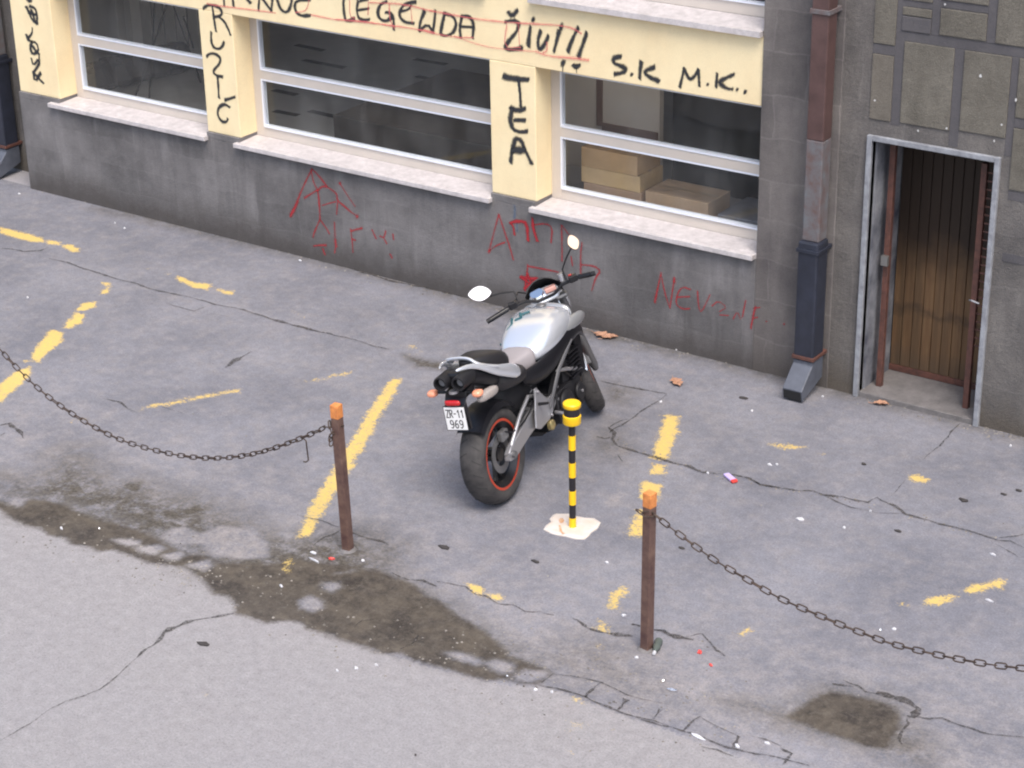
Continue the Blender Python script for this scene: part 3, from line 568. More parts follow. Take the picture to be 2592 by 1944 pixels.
class GR:
    def __init__(s, y): s.y = y; s.v = []; s.f = []; s.e = []; s.k = 0; s.off = []
    def st(s, fr, pts, wd=.03, sm=1):
        s.k += 1; s.off.append(len(s.v)); yy = s.y-.0012-.00025*(s.k % 12)
        p = chaikin([WL(fr, a, b, s.y) for a, b in pts], sm) if len(pts) > 1 else [WL(fr, *pts[0], s.y)-Vector((.004, 0, 0)), WL(fr, *pts[0], s.y)+Vector((.004, 0, 0))]
        d0 = (p[1]-p[0]).normalized(); d1 = (p[-1]-p[-2]).normalized()
        p = [p[0]-d0*wd*.5]+p+[p[-1]+d1*wd*.5]; o = len(s.v); ph = random.uniform(0, 6); q2 = []
        for a_, b_ in zip(p[:-1], p[1:]):
            n_ = max(1, int((b_-a_).length/.03)); q2 += [a_.lerp(b_, i_/n_) for i_ in range(n_)]
        p = q2+[p[-1]]; n = len(p)
        for i, q in enumerate(p):
            t = (p[min(i+1, n-1)]-p[max(i-1, 0)]).normalized(); nn = Vector((-t.z, 0, t.x)); r = wd*.74*(1+.16*math.sin(ph+i*.55))*random.uniform(.92, 1.08)
            for u in (-1, 0, 1): s.v.append((q.x+nn.x*r*u, yy, q.z+nn.z*r*u)); s.e.append(0. if (u or i in (0, n-1)) else 1.)
        for i in range(n-1):
            b = o+i*3; s.f += [(b, b+1, b+4, b+3), (b+1, b+2, b+5, b+4)]
        return s
    def build(s, m, lb, parent=bld, nm='graffiti', cut=None):
        """one part per word: cut = [(test on a stroke's mean x, z -> bool, label), ...]; lb is for the rest"""
        rules = (cut or [])+[(lambda x, z: True, lb)]; sets = [[] for _ in rules]; edges_ = s.off+[len(s.v)]
        for k in range(len(s.off)):
            a, b = edges_[k], edges_[k+1]; xm = sum(s.v[i][0] for i in range(a, b))/(b-a); zm = sum(s.v[i][2] for i in range(a, b))/(b-a)
            for r_, (t, _) in enumerate(rules):
                if t(xm, zm): sets[r_].append((a, b)); break
        for st_, (_, l_) in zip(sets, rules):
            if not st_: continue
            vs = []; fs = []; es = []
            for a, b in st_:
                o0 = len(vs); vs += s.v[a:b]; es += s.e[a:b]; fs += [tuple(i-a+o0 for i in f) for f in s.f if a <= f[0] < b]
            me = bpy.data.meshes.new(nm); me.from_pydata(vs, [], fs); at = me.attributes.new('e', 'FLOAT', 'POINT'); at.data.foreach_set('value', es)
            me.materials.append(m); o = bpy.data.objects.new(nm, me); C.objects.link(o); o.parent = parent; o.location = -Vector(parent.location); o['label'] = l_
g = GR(W)
for fr, pts, wd in [(z0,[(232,-8),(245,8)],.05),(z0,[(215,55),(235,100),(260,160),(300,190)],.035),(z0,[(240,50),(285,65),(300,120),(300,188)],.032),(z0,[(235,95),(290,120)],.03),(z0,[(255,80),(280,160)],.03),
  (z0,[(262,225),(262,268),(225,312)],.022),(z0,[(215,280),(232,325)],.03),(z0,[(245,330),(300,345),(315,415),(265,440),(243,385),(262,335)],.028),(z0,[(265,370),(305,430)],.028),(z0,[(255,470),(272,530),(318,470),(318,520),(275,580)],.026),
  (z0,[(318,430),(318,510)],.02),(z0,[(268,580),(282,660),(330,590)],.030),(z0,[(280,600),(320,640),(352,672)],.030)]: g.st(fr, pts, wd)
g.build(M_blk, 'black scrawl down the left pillar')
g = GR(W)
for pts, wd in [([(1680,100),(1720,62),(1790,58),(1870,85),(1905,150),(1880,185),(1800,200)],.026),([(1785,70),(1800,160),(1812,260),(1830,365)],.023),([(1860,190),(1930,250),(1975,340),(1997,405)],.023),
  ([(1775,375),(1770,460),(1795,545),(1850,575),(1900,550),(1925,490)],.026),([(1720,655),(1760,620),(1830,628),(1888,680),(1870,750),(1812,800),(1795,850),(1850,885),(1905,895)],.025),
  ([(1848,890),(1858,1000),(1865,1140)],.024),([(1935,1165),(2050,1133)],.028),([(1990,1250),(1930,1208),(1870,1240),(1845,1310),(1870,1390),(1920,1425),(1960,1412),(1968,1385)],.026)]: g.st(g1, pts, wd, 2)
g.build(M_blk, 'black letters reading downward on the second pillar')
g = GR(W)
for pts, wd in [([(1558,388),(1600,400),(1683,405)],.045),([(1635,410),(1642,470),(1647,545)],.030),([(1593,545),(1630,565),(1667,552)],.036),([(1602,555),(1590,610),(1607,660),(1640,672),(1678,668)],.036),([(1615,610),(1668,612)],.036),
  ([(1595,825),(1603,760),(1620,700),(1650,715),(1672,770),(1700,832)],.036),([(1600,765),(1665,762)],.05)]: g.st(z2, pts, wd)
g.build(M_blk, 'black letters TEA down the third pillar')
g = GR(W)
for fr, pts, wd in [(g4,[(65,-40),(62,60),(75,160),(100,168),(150,150)],.028),(g4,[(180,5),(165,80),(185,150),(225,162),(270,155)],.026),(g4,[(172,82),(265,68)],.024),(g4,[(195,5),(260,-8)],.022),
  (g4,[(410,12),(360,30),(332,90),(350,150),(400,172),(455,140)],.027),(g4,[(400,97),(450,105),(466,160),(465,235)],.026),(g4,[(640,14),(560,25),(515,75),(510,130),(550,178),(625,187)],.027),(g4,[(520,92),(590,72),(604,38)],.022),
  (g4,[(712,88),(680,165),(668,245)],.027),(g4,[(672,245),(735,188),(780,255)],.022),(g4,[(800,82),(790,170),(780,255)],.027),(g4,[(872,105),(850,190),(838,275)],.026),(g4,[(872,108),(940,128),(968,190),(942,262),(885,290),(842,275)],.026),
  (g4,[(1010,130),(990,220),(1000,297)],.026),(g4,[(1010,128),(1070,128),(1107,190),(1095,303)],.028),(g4,[(1000,212),(1105,218)],.024),(g4,[(1380,95),(1410,132),(1455,80)],.032),
  (g4,[(1355,172),(1430,160),(1468,190),(1452,250),(1390,320),(1347,388),(1420,398),(1492,380)],.031),(g4,[(1580,155)],.036),(g4,[(1560,210),(1548,290),(1540,368)],.032),(g4,[(1640,245),(1618,320),(1622,405),(1665,370),(1702,285)],.030),
  (g4,[(1805,215)],.045),(g4,[(1790,250),(1765,340),(1747,412)],.030),(g4,[(1940,222),(1890,320),(1857,412)],.036),(g4,[(2008,262),(1975,360),(1942,455)],.034),(g4,[(1820,500)],.050),(g4,[(1925,530)],.045),(g4,[(1900,520),(1925,540),(1955,520)],.03),
  (g3,[(130,-20),(135,78)],.022),(g3,[(240,-20),(248,72)],.022),(g3,[(400,-30),(430,10),(455,35)],.030),(g3,[(562,-20),(552,125)],.025),(g3,[(590,-30),(650,50),(708,128)],.028),(g3,[(725,-30),(710,128)],.025),
  (g3,[(775,-20),(815,105),(880,155),(935,115),(960,-10)],.026),(g3,[(1180,-2),(1010,5),(985,80),(1020,170),(1090,195),(1180,190)],.028)]: g.st(fr, pts, wd, 2 if len(pts) > 3 else 1)
g.build(M_blk, 'black word LEGENDA on the cream band', cut=[(lambda x, z: x < -10.19, 'black end of a word cut off by the top edge'), (lambda x, z: x > -8.656, 'black word ZIVI with exclamation marks')])
g = GR(W)
for fr, pts, wd in [(z3,[(812,312),(775,318),(768,345),(800,362),(838,375),(830,402),(778,408)],.034),(z3,[(872,412)],.030),(z3,[(925,340),(915,432)],.034),(z3,[(998,370),(930,396),(975,430),(1022,448)],.032),
  (z3,[(1162,375),(1150,430),(1138,482)],.028),(z3,[(1162,378),(1188,440),(1215,430),(1240,385)],.026),(z3,[(1240,385),(1246,475)],.026),(z3,[(1292,466)],.020),(z3,[(1345,405),(1338,480)],.024),(z3,[(1438,410),(1345,450),(1395,488),(1430,492)],.028),
  (z3,[(1455,495)],.022),(z3,[(1498,508)],.028)]: g.st(fr, pts, wd, 2 if len(pts) > 3 else 1)
g.build(M_blk, 'black initials M.K..', cut=[(lambda x, z: x < -7.119, 'black initials S.K')])
g = GR(W)
for fr, pts, wd in [(g4,[(1820,510),(1813,578)],.010),(g4,[(1925,540),(1927,583)],.008)]: g.st(fr, pts, wd)
g.build(M_blks, 'thin black paint drips')
g = GR(W-.003)
for fr, pts, wd in [(g3,[(-80,40),(0,60),(280,98),(560,130),(760,158)],.016),(g3,[(1190,180),(1400,225),(1600,252),(1800,262),(2212,322)],.014),(g3,[(1170,-20),(1150,90),(1110,140),(1000,150)],.014),(g3,[(1660,-20),(1664,210),(1720,215)],.012),(g3,[(1890,20),(1885,180)],.012),(g3,[(2140,40),(2140,150)],.012),
  (g4,[(270,20),(400,25),(500,30),(620,50),(750,85),(900,110),(1100,150),(1350,176),(1560,190),(1780,200),(1900,225),(1965,270)],.017),(g4,[(0,155),(180,165),(420,200),(640,230),(840,280),(1000,300),(1100,300)],.015),(g4,[(950,290),(1180,370),(1340,392),(1600,412)],.010),
  (g4,[(1600,410),(1700,450),(1860,460),(2025,480)],.022),(g4,[(1370,190),(1345,380),(1480,378)],.013),(g4,[(1460,185),(1470,360)],.010),(g4,[(430,30),(430,150),(470,230)],.012),(g4,[(600,60),(612,182)],.010),(g4,[(1690,340),(1690,410),(1660,420)],.022),(g4,[(660,240),(720,240),(790,262)],.016),(g4,[(750,85),(800,90)],.016)]: g.st(fr, pts, wd)
g.build(M_redl, 'faint red lines round LEGENDA', cut=[(lambda x, z: x > -8.656, 'faint red lines round ZIVI'), (lambda x, z: x < -10.19, 'faint red line under the cut-off word')])
g = GR(BF)
for fr, pts, wd in [(zr,[(500,150),(400,340),(300,580),(190,820)],.018),(zr,[(485,170),(520,350),(580,450),(600,640),(612,860)],.018),(zr,[(505,160),(580,235),(650,320),(710,400)],.018),(zr,[(705,400),(640,395),(590,440),(500,490),(390,560)],.022),
  (zr,[(720,410),(800,460),(850,510),(850,590),(960,680),(1050,760),(1130,810)],.018),(zr,[(1130,815)],.04),(zr,[(585,450)],.03),(zr,[(310,600),(270,680),(200,800)],.026),(zr,[(890,350)],.03),(zr,[(890,350),(1000,530),(1105,680)],.013),(zr,[(860,590),(845,790)],.014),(zr,[(640,665),(740,630),(830,612)],.013),
  (zr,[(610,860),(545,1000),(510,1110)],.015),(zr,[(612,865),(700,980),(742,1060)],.017),(zr,[(520,1230),(600,1220),(700,1220)],.02),(zr,[(650,1270),(680,1350)],.026),(zr,[(812,900),(822,1100)],.020),(zr,[(825,1130),(835,1230)],.030),(zr,[(830,1230),(815,1330)],.014),
  (zr,[(1040,990),(1062,1140),(1072,1320)],.015),(zr,[(1040,1025),(1110,1000),(1200,980)],.018),(zr,[(1060,1130),(1112,1150)],.018),(zr,[(1340,1000),(1400,1130)],.014),(zr,[(1450,1090),(1505,1120),(1530,1020)],.020),(zr,[(1500,1110),(1545,1200)],.014),(zr,[(1630,1060),(1640,1140)],.014),(zr,[(1590,1340),(1620,1400)],.018),
  (zn,[(95,65),(60,190),(25,330)],.018),(zn,[(95,65),(140,200),(175,300),(200,395)],.016),(zn,[(28,328),(80,288),(140,268)],.014),(zn,[(25,332)],.034),
  (zn,[(355,140),(440,130),(485,160),(475,270)],.014),(zn,[(550,140),(555,270),(555,405)],.015),(zn,[(555,145),(610,220),(650,250)],.014),(zn,[(700,270),(690,350),(692,500)],.016),(zn,[(620,370),(630,440)],.012),
  (zn,[(305,430),(300,480)],.015),(zn,[(303,440),(450,468),(530,485)],.015),(zn,[(690,430),(790,440),(835,475),(800,520),(770,620)],.017),
  (zn,[(1275,490),(1255,580),(1228,705)],.018),(zn,[(1275,500),(1300,630),(1340,748)],.012),(zn,[(1340,745),(1372,520)],.013),(zn,[(1372,530),(1370,560)],.022),(zn,[(1490,610),(1430,590),(1392,640),(1382,720),(1430,752),(1485,750)],.014),(zn,[(1390,665),(1485,662)],.012),
  (zn,[(1540,620),(1548,740),(1568,782),(1632,648)],.012),(zn,[(1645,730),(1690,690),(1755,740),(1700,770)],.010),(zn,[(1700,795),(1765,800)],.010),(zn,[(1798,825),(1830,765),(1858,848),(1890,690)],.011),(zn,[(1928,895),(1945,790),(1962,735)],.016),(zn,[(1945,745),(1992,742)],.012),(zn,[(1942,820),(1978,812)],.010),(zn,[(2040,842)],.014),(zn,[(2170,862)],.018)]: g.st(fr, pts, wd)
g.build(M_red, 'thin red name beginning with A, with a big bracket', cut=[(lambda x, z: x > -7.489, 'thin red name NEVENA low on the grey wall'), (lambda x, z: x < -8.9 and (z < .40 or x > -9.95), 'faded small red letters under the tall red A'), (lambda x, z: x < -8.9, 'tall thin red letter A')])
g = GR(BF-.004)
for pts, wd in [([(175,125),(200,150),(208,212)],.022),([(178,125),(240,112),(300,125),(306,255)],.028),([(338,92),(345,170),(375,258)],.028),([(303,490),(290,560),(285,615)],.02),([(250,520),(310,530),(375,530)],.026),([(262,525),(310,560),(345,600)],.026),([(375,535),(320,570),(280,605)],.024),([(300,490),(345,600)],.022)]: g.st(zn, pts, wd)
g.build(M_red2, 'small strong red star beside the motorcycle', cut=[(lambda x, z: z > .62, 'strong red letters N')])
g = GR(BF-.003); g.st(zn, [(210,0),(212,60),(205,90)], .022); g.st(zn, [(225,120),(228,190)], .018)
g.build(spray('blue spray', (.10, .17, .28), .5, .9), 'small blue smear under the third pillar')
# ------------------------------------------------------------ right-hand wall with door
rb = empty('rendered_building', (-4.6, BF, 0)); tag(rb, 'rough grey building with tan panels and a doorway, right of the cream one', 'building')
def sr(o): o.location = (4.6, -BF, 0); return o
XP = -5.80; DX0, DX1, DZ = -5.555, -4.70, 1.855
mb = MB().box((XR, BF, -.3), (XP, W+.5, 6.5)); sr(mb.build('corner_pier', M_pier, rb, bevel=.006))
mb = MB().box((XP, BF+.006, -.3), (DX0, W+.5, 6.5)).box((DX1, BF+.006, -.3), (-1.0, W+.5, 6.5)).box((DX0, BF+.006, DZ), (DX1, W+.5, 6.5)); sr(mb.build('wall', M_rough, rb))
# raised panels above the door, measured on the wall
def rect(fr, x0, y0, x1, y1, m_, t, nm, lb=None):
    a = WL(fr, x0, y0, BF); b = WL(fr, x1, y1, BF)
    o = sr(MB().box((min(a.x, b.x), BF+.006-t, min(a.z, b.z)), (max(a.x, b.x), BF+.0061, max(a.z, b.z))).build(nm, m_, rb, bevel=.003)); return o
def slab(x0, x1, z0_, z1_, t, m_, nm):
    sr(MB().box((x0, BF+.006-t, z0_), (x1, BF+.0061, z1_)).build(nm, m_, rb, bevel=.004))
for k, (x0, x1, z0_, z1_) in enumerate([(-5.440,-5.376,1.98,3.1),(-5.029,-4.964,1.905,2.545),(-4.648,-4.600,1.905,2.545),(-5.200,-5.143,2.611,3.1),(-4.828,-4.768,2.611,3.1),
        (-5.376,-3.0,2.548,2.610),(-5.376,-5.200,2.772,2.812),(-5.143,-4.828,2.795,2.842),(-5.594,-5.440,2.438,2.503),(-4.600,-4.20,2.10,2.16),(-4.20,-4.14,1.2,2.545),(-4.600,-4.20,1.62,1.68),(-4.600,-4.20,1.20,1.26)]):
    slab(x0, x1, z0_, z1_, .002+.0006*(k % 5), M_strip, 'joint_band')
slab(-5.400, -5.202, 2.614, 2.708, .0105, M_strip, 'panel'); slab(-5.400, -5.202, 2.716, 2.768, .009, M_tan, 'panel')
for k, (x0, x1, z0_, z1_) in enumerate([(-5.374,-5.031,2.005,2.545),(-4.962,-4.650,2.020,2.545),(-5.141,-4.830,2.620,2.790),(-4.766,-4.35,2.618,3.1),(-5.400,-5.202,2.815,3.1),(-5.592,-5.441,2.506,3.1),(-5.590,-5.442,2.0,2.435),(-5.141,-4.830,2.845,3.1),(-4.598,-4.22,2.165,2.545),(-4.598,-4.22,1.69,2.095)]):
    slab(x0, x1, z0_, z1_, .009+.0007*(k % 4), M_tan if k != 6 else M_tan2, 'panel')
# doorway
M_fr = mat('flaking white door frame', (.31, .325, .36), .6, var=.2, vscale=14, ramp2=(.19, .195, .22), bump=.3)
M_jamb = mat('dirty jamb plaster', (.24, .245, .27), .8, var=.5, vscale=3.5, ramp2=(.055, .06, .085))
M_thr = mat('concrete step', (.17, .16, .162), .85, var=.25, vscale=10, grain=.1)
M_rust = mat('red-brown gate steel', (.13, .055, .042), .55, var=.3, vscale=20, ramp2=(.07, .035, .03))
dr = empty('door', ((DX0+DX1)/2, W, 0)); dr.parent = rb; dr.location = ((DX0+DX1)/2+4.6, W-BF, 0)
bpy.data.objects.remove(dr)
y_in = W+.43
mb = MB(); fw = .036
for a, b in (((DX0-fw, BF-.022, .0), (DX0, BF+.05, DZ+fw)), ((DX1, BF-.022, .0), (DX1+fw, BF+.05, DZ+fw)), ((DX0, BF-.021, DZ), (DX1, BF+.05, DZ+fw))): mb.box(a, b)
frm = sr(mb.build('door_frame', M_fr, rb, bevel=.004))
mb = MB().box((DX0-.002, BF+.05, .04), (DX0+.012, y_in, DZ)); mb.build('jamb', M_jamb, frm)
mb = MB().box((DX0, BF-.005, -.05), (DX1, y_in+.1, .04)); mb.build('threshold', M_thr, frm, bevel=.006)
mb = MB().box((DX0, BF+.05, DZ-.012), (DX1, y_in, DZ+.002)); mb.build('soffit', M_slot, frm)
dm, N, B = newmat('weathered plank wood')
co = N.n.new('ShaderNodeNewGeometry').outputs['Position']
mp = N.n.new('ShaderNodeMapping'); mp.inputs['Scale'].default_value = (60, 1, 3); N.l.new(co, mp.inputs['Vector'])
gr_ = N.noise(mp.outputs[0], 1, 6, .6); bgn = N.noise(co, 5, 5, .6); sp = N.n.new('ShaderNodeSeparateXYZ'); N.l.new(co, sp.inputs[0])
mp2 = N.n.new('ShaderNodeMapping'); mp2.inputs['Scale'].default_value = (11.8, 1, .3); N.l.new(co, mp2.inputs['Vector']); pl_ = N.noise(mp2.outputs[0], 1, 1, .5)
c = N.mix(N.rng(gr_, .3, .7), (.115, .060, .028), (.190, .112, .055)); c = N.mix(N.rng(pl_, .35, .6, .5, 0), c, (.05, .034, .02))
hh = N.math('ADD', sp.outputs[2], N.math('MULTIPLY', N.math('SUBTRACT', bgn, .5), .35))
c = N.mix(N.rng(hh, .74, 1.10, 0, .96), c, (.022, .012, .007))       # near-black towards the top, edge broken up by noise
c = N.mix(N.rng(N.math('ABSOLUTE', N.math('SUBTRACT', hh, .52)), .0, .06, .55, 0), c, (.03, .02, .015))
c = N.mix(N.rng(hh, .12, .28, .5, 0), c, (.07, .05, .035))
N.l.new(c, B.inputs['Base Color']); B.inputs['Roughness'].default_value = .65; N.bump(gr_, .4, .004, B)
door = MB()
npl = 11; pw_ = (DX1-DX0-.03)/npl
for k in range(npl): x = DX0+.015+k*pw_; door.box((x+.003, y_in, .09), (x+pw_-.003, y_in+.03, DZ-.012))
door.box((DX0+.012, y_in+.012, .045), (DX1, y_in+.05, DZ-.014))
dd = sr(door.build('door', dm, rb, bevel=.003, label='plank door with near-black upper half'))
MB().box((DX0+.012, y_in-.006, .042), (DX1, y_in+.02, .088)).build('kick_rail', M_rust, dd, bevel=.003)
gl = MB().box((-5.495, W+.12, .04), (-5.455, W+.16, DZ-.013)); gt = sr(gl.build('gate_bar', M_rust, rb, bevel=.003))
MB().box((-5.50, W+.09, .95), (-5.45, W+.118, 1.02)).build('lock', mat('lock steel', (.3, .3, .3), .4, .7), gt)
gl = MB().box((-4.845, W+.11, .04), (-4.805, W+.15, DZ-.07))
for k in range(22):
    z = .5+k*.058; gl.box((-4.805, W+.125, z), (-4.701, W+.133, z+.012))
gt2 = sr(gl.build('gate_bar', M_rust, rb, bevel=.002))
MB().tube([(-4.73, BF-.01, .88), (-4.77, BF-.035, .90), (-4.80, BF+.0, .885)], .006, 6).build('wire_hook', M_fr, gt2)
mb = MB()
M_splat = mat('white splat', (.6, .6, .6), .7)
for x0, y0, x1, y1 in [(800,950,9,9),(1210,1235,9,9),(1480,1215,10,12),(1800,720,12,10),(2135,945,12,18),(1930,1330,8,10),(1465,40,8,8),(2000,1180,8,8)]:
    a = WL(zp, x0, y0, BF-.008); r_ = x1/3.736/5175*13
    mb = MB(); mb.add([(a.x+math.cos(k)*r_*random.uniform(.7, 1.5), BF-.0085, a.z+math.sin(k)*r_*random.uniform(.8, 2.0)) for k in np.arange(0, 6.2, .7)], [tuple(range(9))]); sr(mb.build('paint_splat', M_splat, rb))
# ------------------------------------------------------------ left neighbour wall
lw = tag(MB().box((-22, W+.31, -.3), (XL-.004, W+.6, 6.5)).build('neighbour_wall', M_rough), 'plain grey wall set back left of the cream building', 'wall')
# ------------------------------------------------------------ downpipes
M_pbr = mat('red-brown pipe paint', (.098, .056, .053), .45, var=.25, vscale=7)
M_pgr = mat('peeling pipe metal', (.125, .135, .15), .6, var=.3, vscale=12, ramp2=(.13, .085, .08), bump=.2)
M_pbl = mat('blue-black pipe metal', (.024, .028, .045), .45, var=.3, vscale=9, spec=.6)
M_pgy = mat('grey shoe metal', (.10, .11, .14), .5, var=.2, vscale=12)
def downpipe(x, yb, label, upper=True):
    e = empty('downpipe', (x, yb, 0)); tag(e, label, 'drainpipe')
    lo = MB().box((-.075, -.20, .26), (.075, -.04, 1.13))
    lo.build('lower_pipe', M_pbl, e, bevel=.012)
    MB().box((-.084, -.21, 1.055), (.084, -.001, 1.08)).build('bracket', M_pbl, e, bevel=.002)
    MB().box((-.084, -.21, .27), (.084, -.001, .295)).build('bracket', M_rust, e, bevel=.002)
    s_ = MB(); ring = lambda y0, y1, z0_, z1_: [(-.075, y0, z0_), (.075, y0, z0_), (.075, y1, z1_), (-.075, y1, z1_)]
    s_.loft([ring(-.20, -.04, .26, .26), ring(-.20, -.04, .235, .10), ring(-.345, -.325, .095, .012)])
    s_.build('shoe', M_pgy, e, bevel=.005)
    MB().add([(-.068, -.3475, .088), (.068, -.3475, .088), (.068, -.3315, .018), (-.068, -.3315, .018)], [(0, 1, 2, 3)]).build('shoe_opening', M_slot, e)
    if upper:
        MB().box((-.062, -.17, 1.13), (.062, -.045, 1.84)).build('middle_pipe', M_pgr, e, bevel=.008)
        MB().box((-.062, -.1695, 1.84), (.062, -.0455, 6.4)).build('upper_pipe', M_pbr, e, bevel=.008)
        MB().box((-.072, -.18, 2.69), (.072, -.001, 2.72)).build('bracket', M_pgr, e, bevel=.002)
    else:
        MB().box((-.062, -.17, 1.13), (.062, -.045, 6.4)).build('upper_pipe', M_pgr, e, bevel=.008)
    return e
downpipe(-5.895, BF, 'tall drainpipe, red-brown above and blue-black below, left of the doorway')
_p = G(z0, 15, 1400); downpipe(-14.37, W+.31, 'dark drainpipe at the far left edge beside the cream building', False)
# ------------------------------------------------------------ posts and chains
M_post = mat('rusty brown post paint', (.140, .085, .066), .5, var=.35, vscale=14, ramp2=(.075, .038, .036), bump=.15)
M_or = mat('orange post top', (.62, .24, .07), .55, var=.4, vscale=26, ramp2=(.48, .16, .05))
M_chain = mat('rusty chain', (.085, .058, .045), .6, metal=.3, var=.4, vscale=40, ramp2=(.03, .02, .018))
def post(base, h, rot, lean, label):
    e = empty('post', base); e.rotation_euler = (lean[1], lean[0], rot); tag(e, label, 'post', 'square posts carrying the chains')
    MB().box((-.027, -.027, -.05), (.027, .027, h-.085)).build('shaft', M_post, e, bevel=.004)
    MB().box((-.0278, -.0278, h-.085), (.0278, .0278, h)).build('orange_cap', M_or, e, bevel=.004)
    MB().lathe([(0, 0), (.055, .0), (.047, .008), (.03, .012)], n=9).build('concrete_footing', M_thr, e)
    MB().tube([(-.045, 0, h-.135), (.045, 0, h-.13)], .006, 8).build('chain_bolt', M_chain, e)
    return e
P1 = G(V, 752, 1188); P2 = G(V, 1397, 1402)
post(P1, .965, R(4), (R(-1.6), 0), 'square brown post with orange top between the two nearest parking lines')
post(P2, .975, R(-7), (R(.6), 0), 'square brown post with orange top right of the striped bollard')
def link_mesh(m_, c, t, side, L=.064, wdt=.028, r=.0040):
    t = t.normalized(); s_ = t.cross(side).normalized(); b = s_ if side is None else s_
    pts = []
    for k in range(16):
        a = 2*math.pi*k/16; ca, sa = math.cos(a), math.sin(a)
        pts.append(c+t*((L-wdt)/2*(1 if ca > 0 else -1)*(1 if abs(ca) > .05 else 0)+wdt/2*ca)+b*(wdt/2*sa))
    n = 6; vs = []
    for i, p in enumerate(pts):
        tt = (pts[(i+1) % 16]-pts[i-1]).normalized(); a_ = (p-c); up = tt.cross(b.cross(t)).normalized(); w_ = tt.cross(up).normalized()
        for k in range(n): vs.append(p+up*math.cos(2*math.pi*k/n)*r+w_*math.sin(2*math.pi*k/n)*r)
    fs = [(i*n+k, i*n+(k+1) % n, ((i+1) % 16)*n+(k+1) % n, ((i+1) % 16)*n+k) for i in range(16) for k in range(n)]
    m_.add(vs, fs)
def chain(pts, label):
    P_ = [Vector(p) for p in pts]; P_ = chaikin(P_, 3)
    L = [0]
    for a, b in zip(P_[:-1], P_[1:]): L.append(L[-1]+(b-a).length)
    pitch = .0545; n = int(L[-1]/pitch); m_ = MB(); j = 0
    for k in range(n):
        s_ = (k+.5)*pitch
        while L[j+1] < s_: j += 1
        t = (P_[j+1]-P_[j]); c = P_[j]+t*((s_-L[j])/(L[j+1]-L[j]))
        th = (R(35) if k % 2 else R(125))+random.uniform(-.25, .25)
        a = t.normalized(); u = a.cross(Vector((0, 0, 1))).normalized(); v = u.cross(a)
        link_mesh(m_, c, t, u*math.cos(th)+v*math.sin(th))
    o = m_.build('chain', M_chain, smooth=True); tag(o, label, 'chain', 'rusty chains between the posts'); return o
y1 = P1.y
c1 = [(-14.6, y1-.15, .9), (-12.9, y1-.1, .93), (-11.6, y1-.06, .90)]
lp = [tuple(WL(z7, *q, y1-.01)) for q in [(0,850),(150,1010),(300,1130),(450,1225),(600,1300),(780,1352),(930,1380),(1080,1388),(1220,1372),(1340,1342),(1480,1290),(1570,1252),(1615,1228)]]
lp2 = [tuple(WL(z7, *q, y1-.01)) for q in [(-500,150),(-350,420),(-200,610),(-100,730)]]
ch1 = chain([lp2[1], lp2[2], lp2[3]]+lp+[(P1.x-.045, y1, .80)], 'rusty chain sagging from the left edge to the left post, with a wire hook')
hk = [WL(z7, *q, y1-.012) for q in [(1495,1285),(1512,1300),(1518,1350),(1524,1395),(1512,1405),(1500,1402)]]
MB().tube(hk, .0045, 6).build('wire_hook', M_chain, ch1)
mb = MB()
for k in range(5):
    link_mesh(mb, Vector((P1.x-.05+random.uniform(-.018, .012), y1-.03, .835-k*.028)), Vector((random.uniform(-.6, .6), .3, 1)), Vector((1, random.uniform(-.5, .5), 0)), L=.05)
mb.build('knotted_links', M_chain, ch1)
y2 = P2.y
rp = [tuple(WL(z10, *q, y2)) for q in [(125,225),(170,265),(240,320),(360,410),(470,490),(590,560),(700,625),(820,695),(930,745),(1080,808),(1200,860),(1320,905),(1450,955),(1600,992),(1730,1022),(1880,1052),(2050,1080),(2212,1097)]]
e_ = Vector(rp[-1])
ch2 = chain([(P2.x-.045, y2-.01, .862), (P2.x-.035, y2-.038, .858), (P2.x+.03, y2-.038, .865)]+rp+[e_+Vector((.4, 0, .09)), e_+Vector((.8, .0, .24)), e_+Vector((1.1, 0, .40))], 'rusty chain sagging from the right post to the right edge')
e3 = post((e_.x+1.16, y2, 0), .96, 0, (0, 0), 'square brown post with orange top beyond the right edge')
MB_p = None
# ------------------------------------------------------------ striped bollard on its white pad
bo = G(V, 1237, 1141)
M_by = mat('yellow plastic', (.92, .56, .012), .38, var=.05); M_bk = mat('black band plastic', (.018, .016, .02), .4)
be = empty('striped_bollard', bo); tag(be, 'slim yellow and black striped bollard with fat round head', 'bollard')
hs = [.0, .075, .155, .245, .33, .425, .51, .60, .685, .78]     # band edges
zl = [.016, .082, .170, .262, .352, .446, .530, .618, .715]
pb = MB(); pk = MB()
edges = [.012, .075, .168, .262, .355, .452, .540, .635, .715]
for i in range(len(edges)-1):
    r_ = .0225 if i % 2 == 0 else .0205
    (pb if i % 2 == 0 else pk).lathe([(0, edges[i]), (r_, edges[i]), (r_, edges[i+1]), (0, edges[i+1])], n=24)
pb.build('yellow_band', M_by, be, smooth=True); pk.build('black_band', M_bk, be, smooth=True)
MB().lathe([(0, .715), (.052, .715), (.055, .720), (.055, .768), (.05, .772), (0, .772)], n=32).build('head_ring', M_by, be, smooth=True)
MB().lathe([(0, .772), (.049, .772), (.049, .822), (0, .822)], n=32).build('head_black_band', M_bk, be, smooth=True)
MB().lathe([(0, .822), (.052, .822), (.055, .826), (.055, .846), (.048, .853), (0, .855)], n=32).build('cap', M_by, be, smooth=True)
padm = mat('white painted mortar', (.60, .575, .565), .7, var=.12, vscale=9, ramp2=(.60, .50, .42), bump=.3)
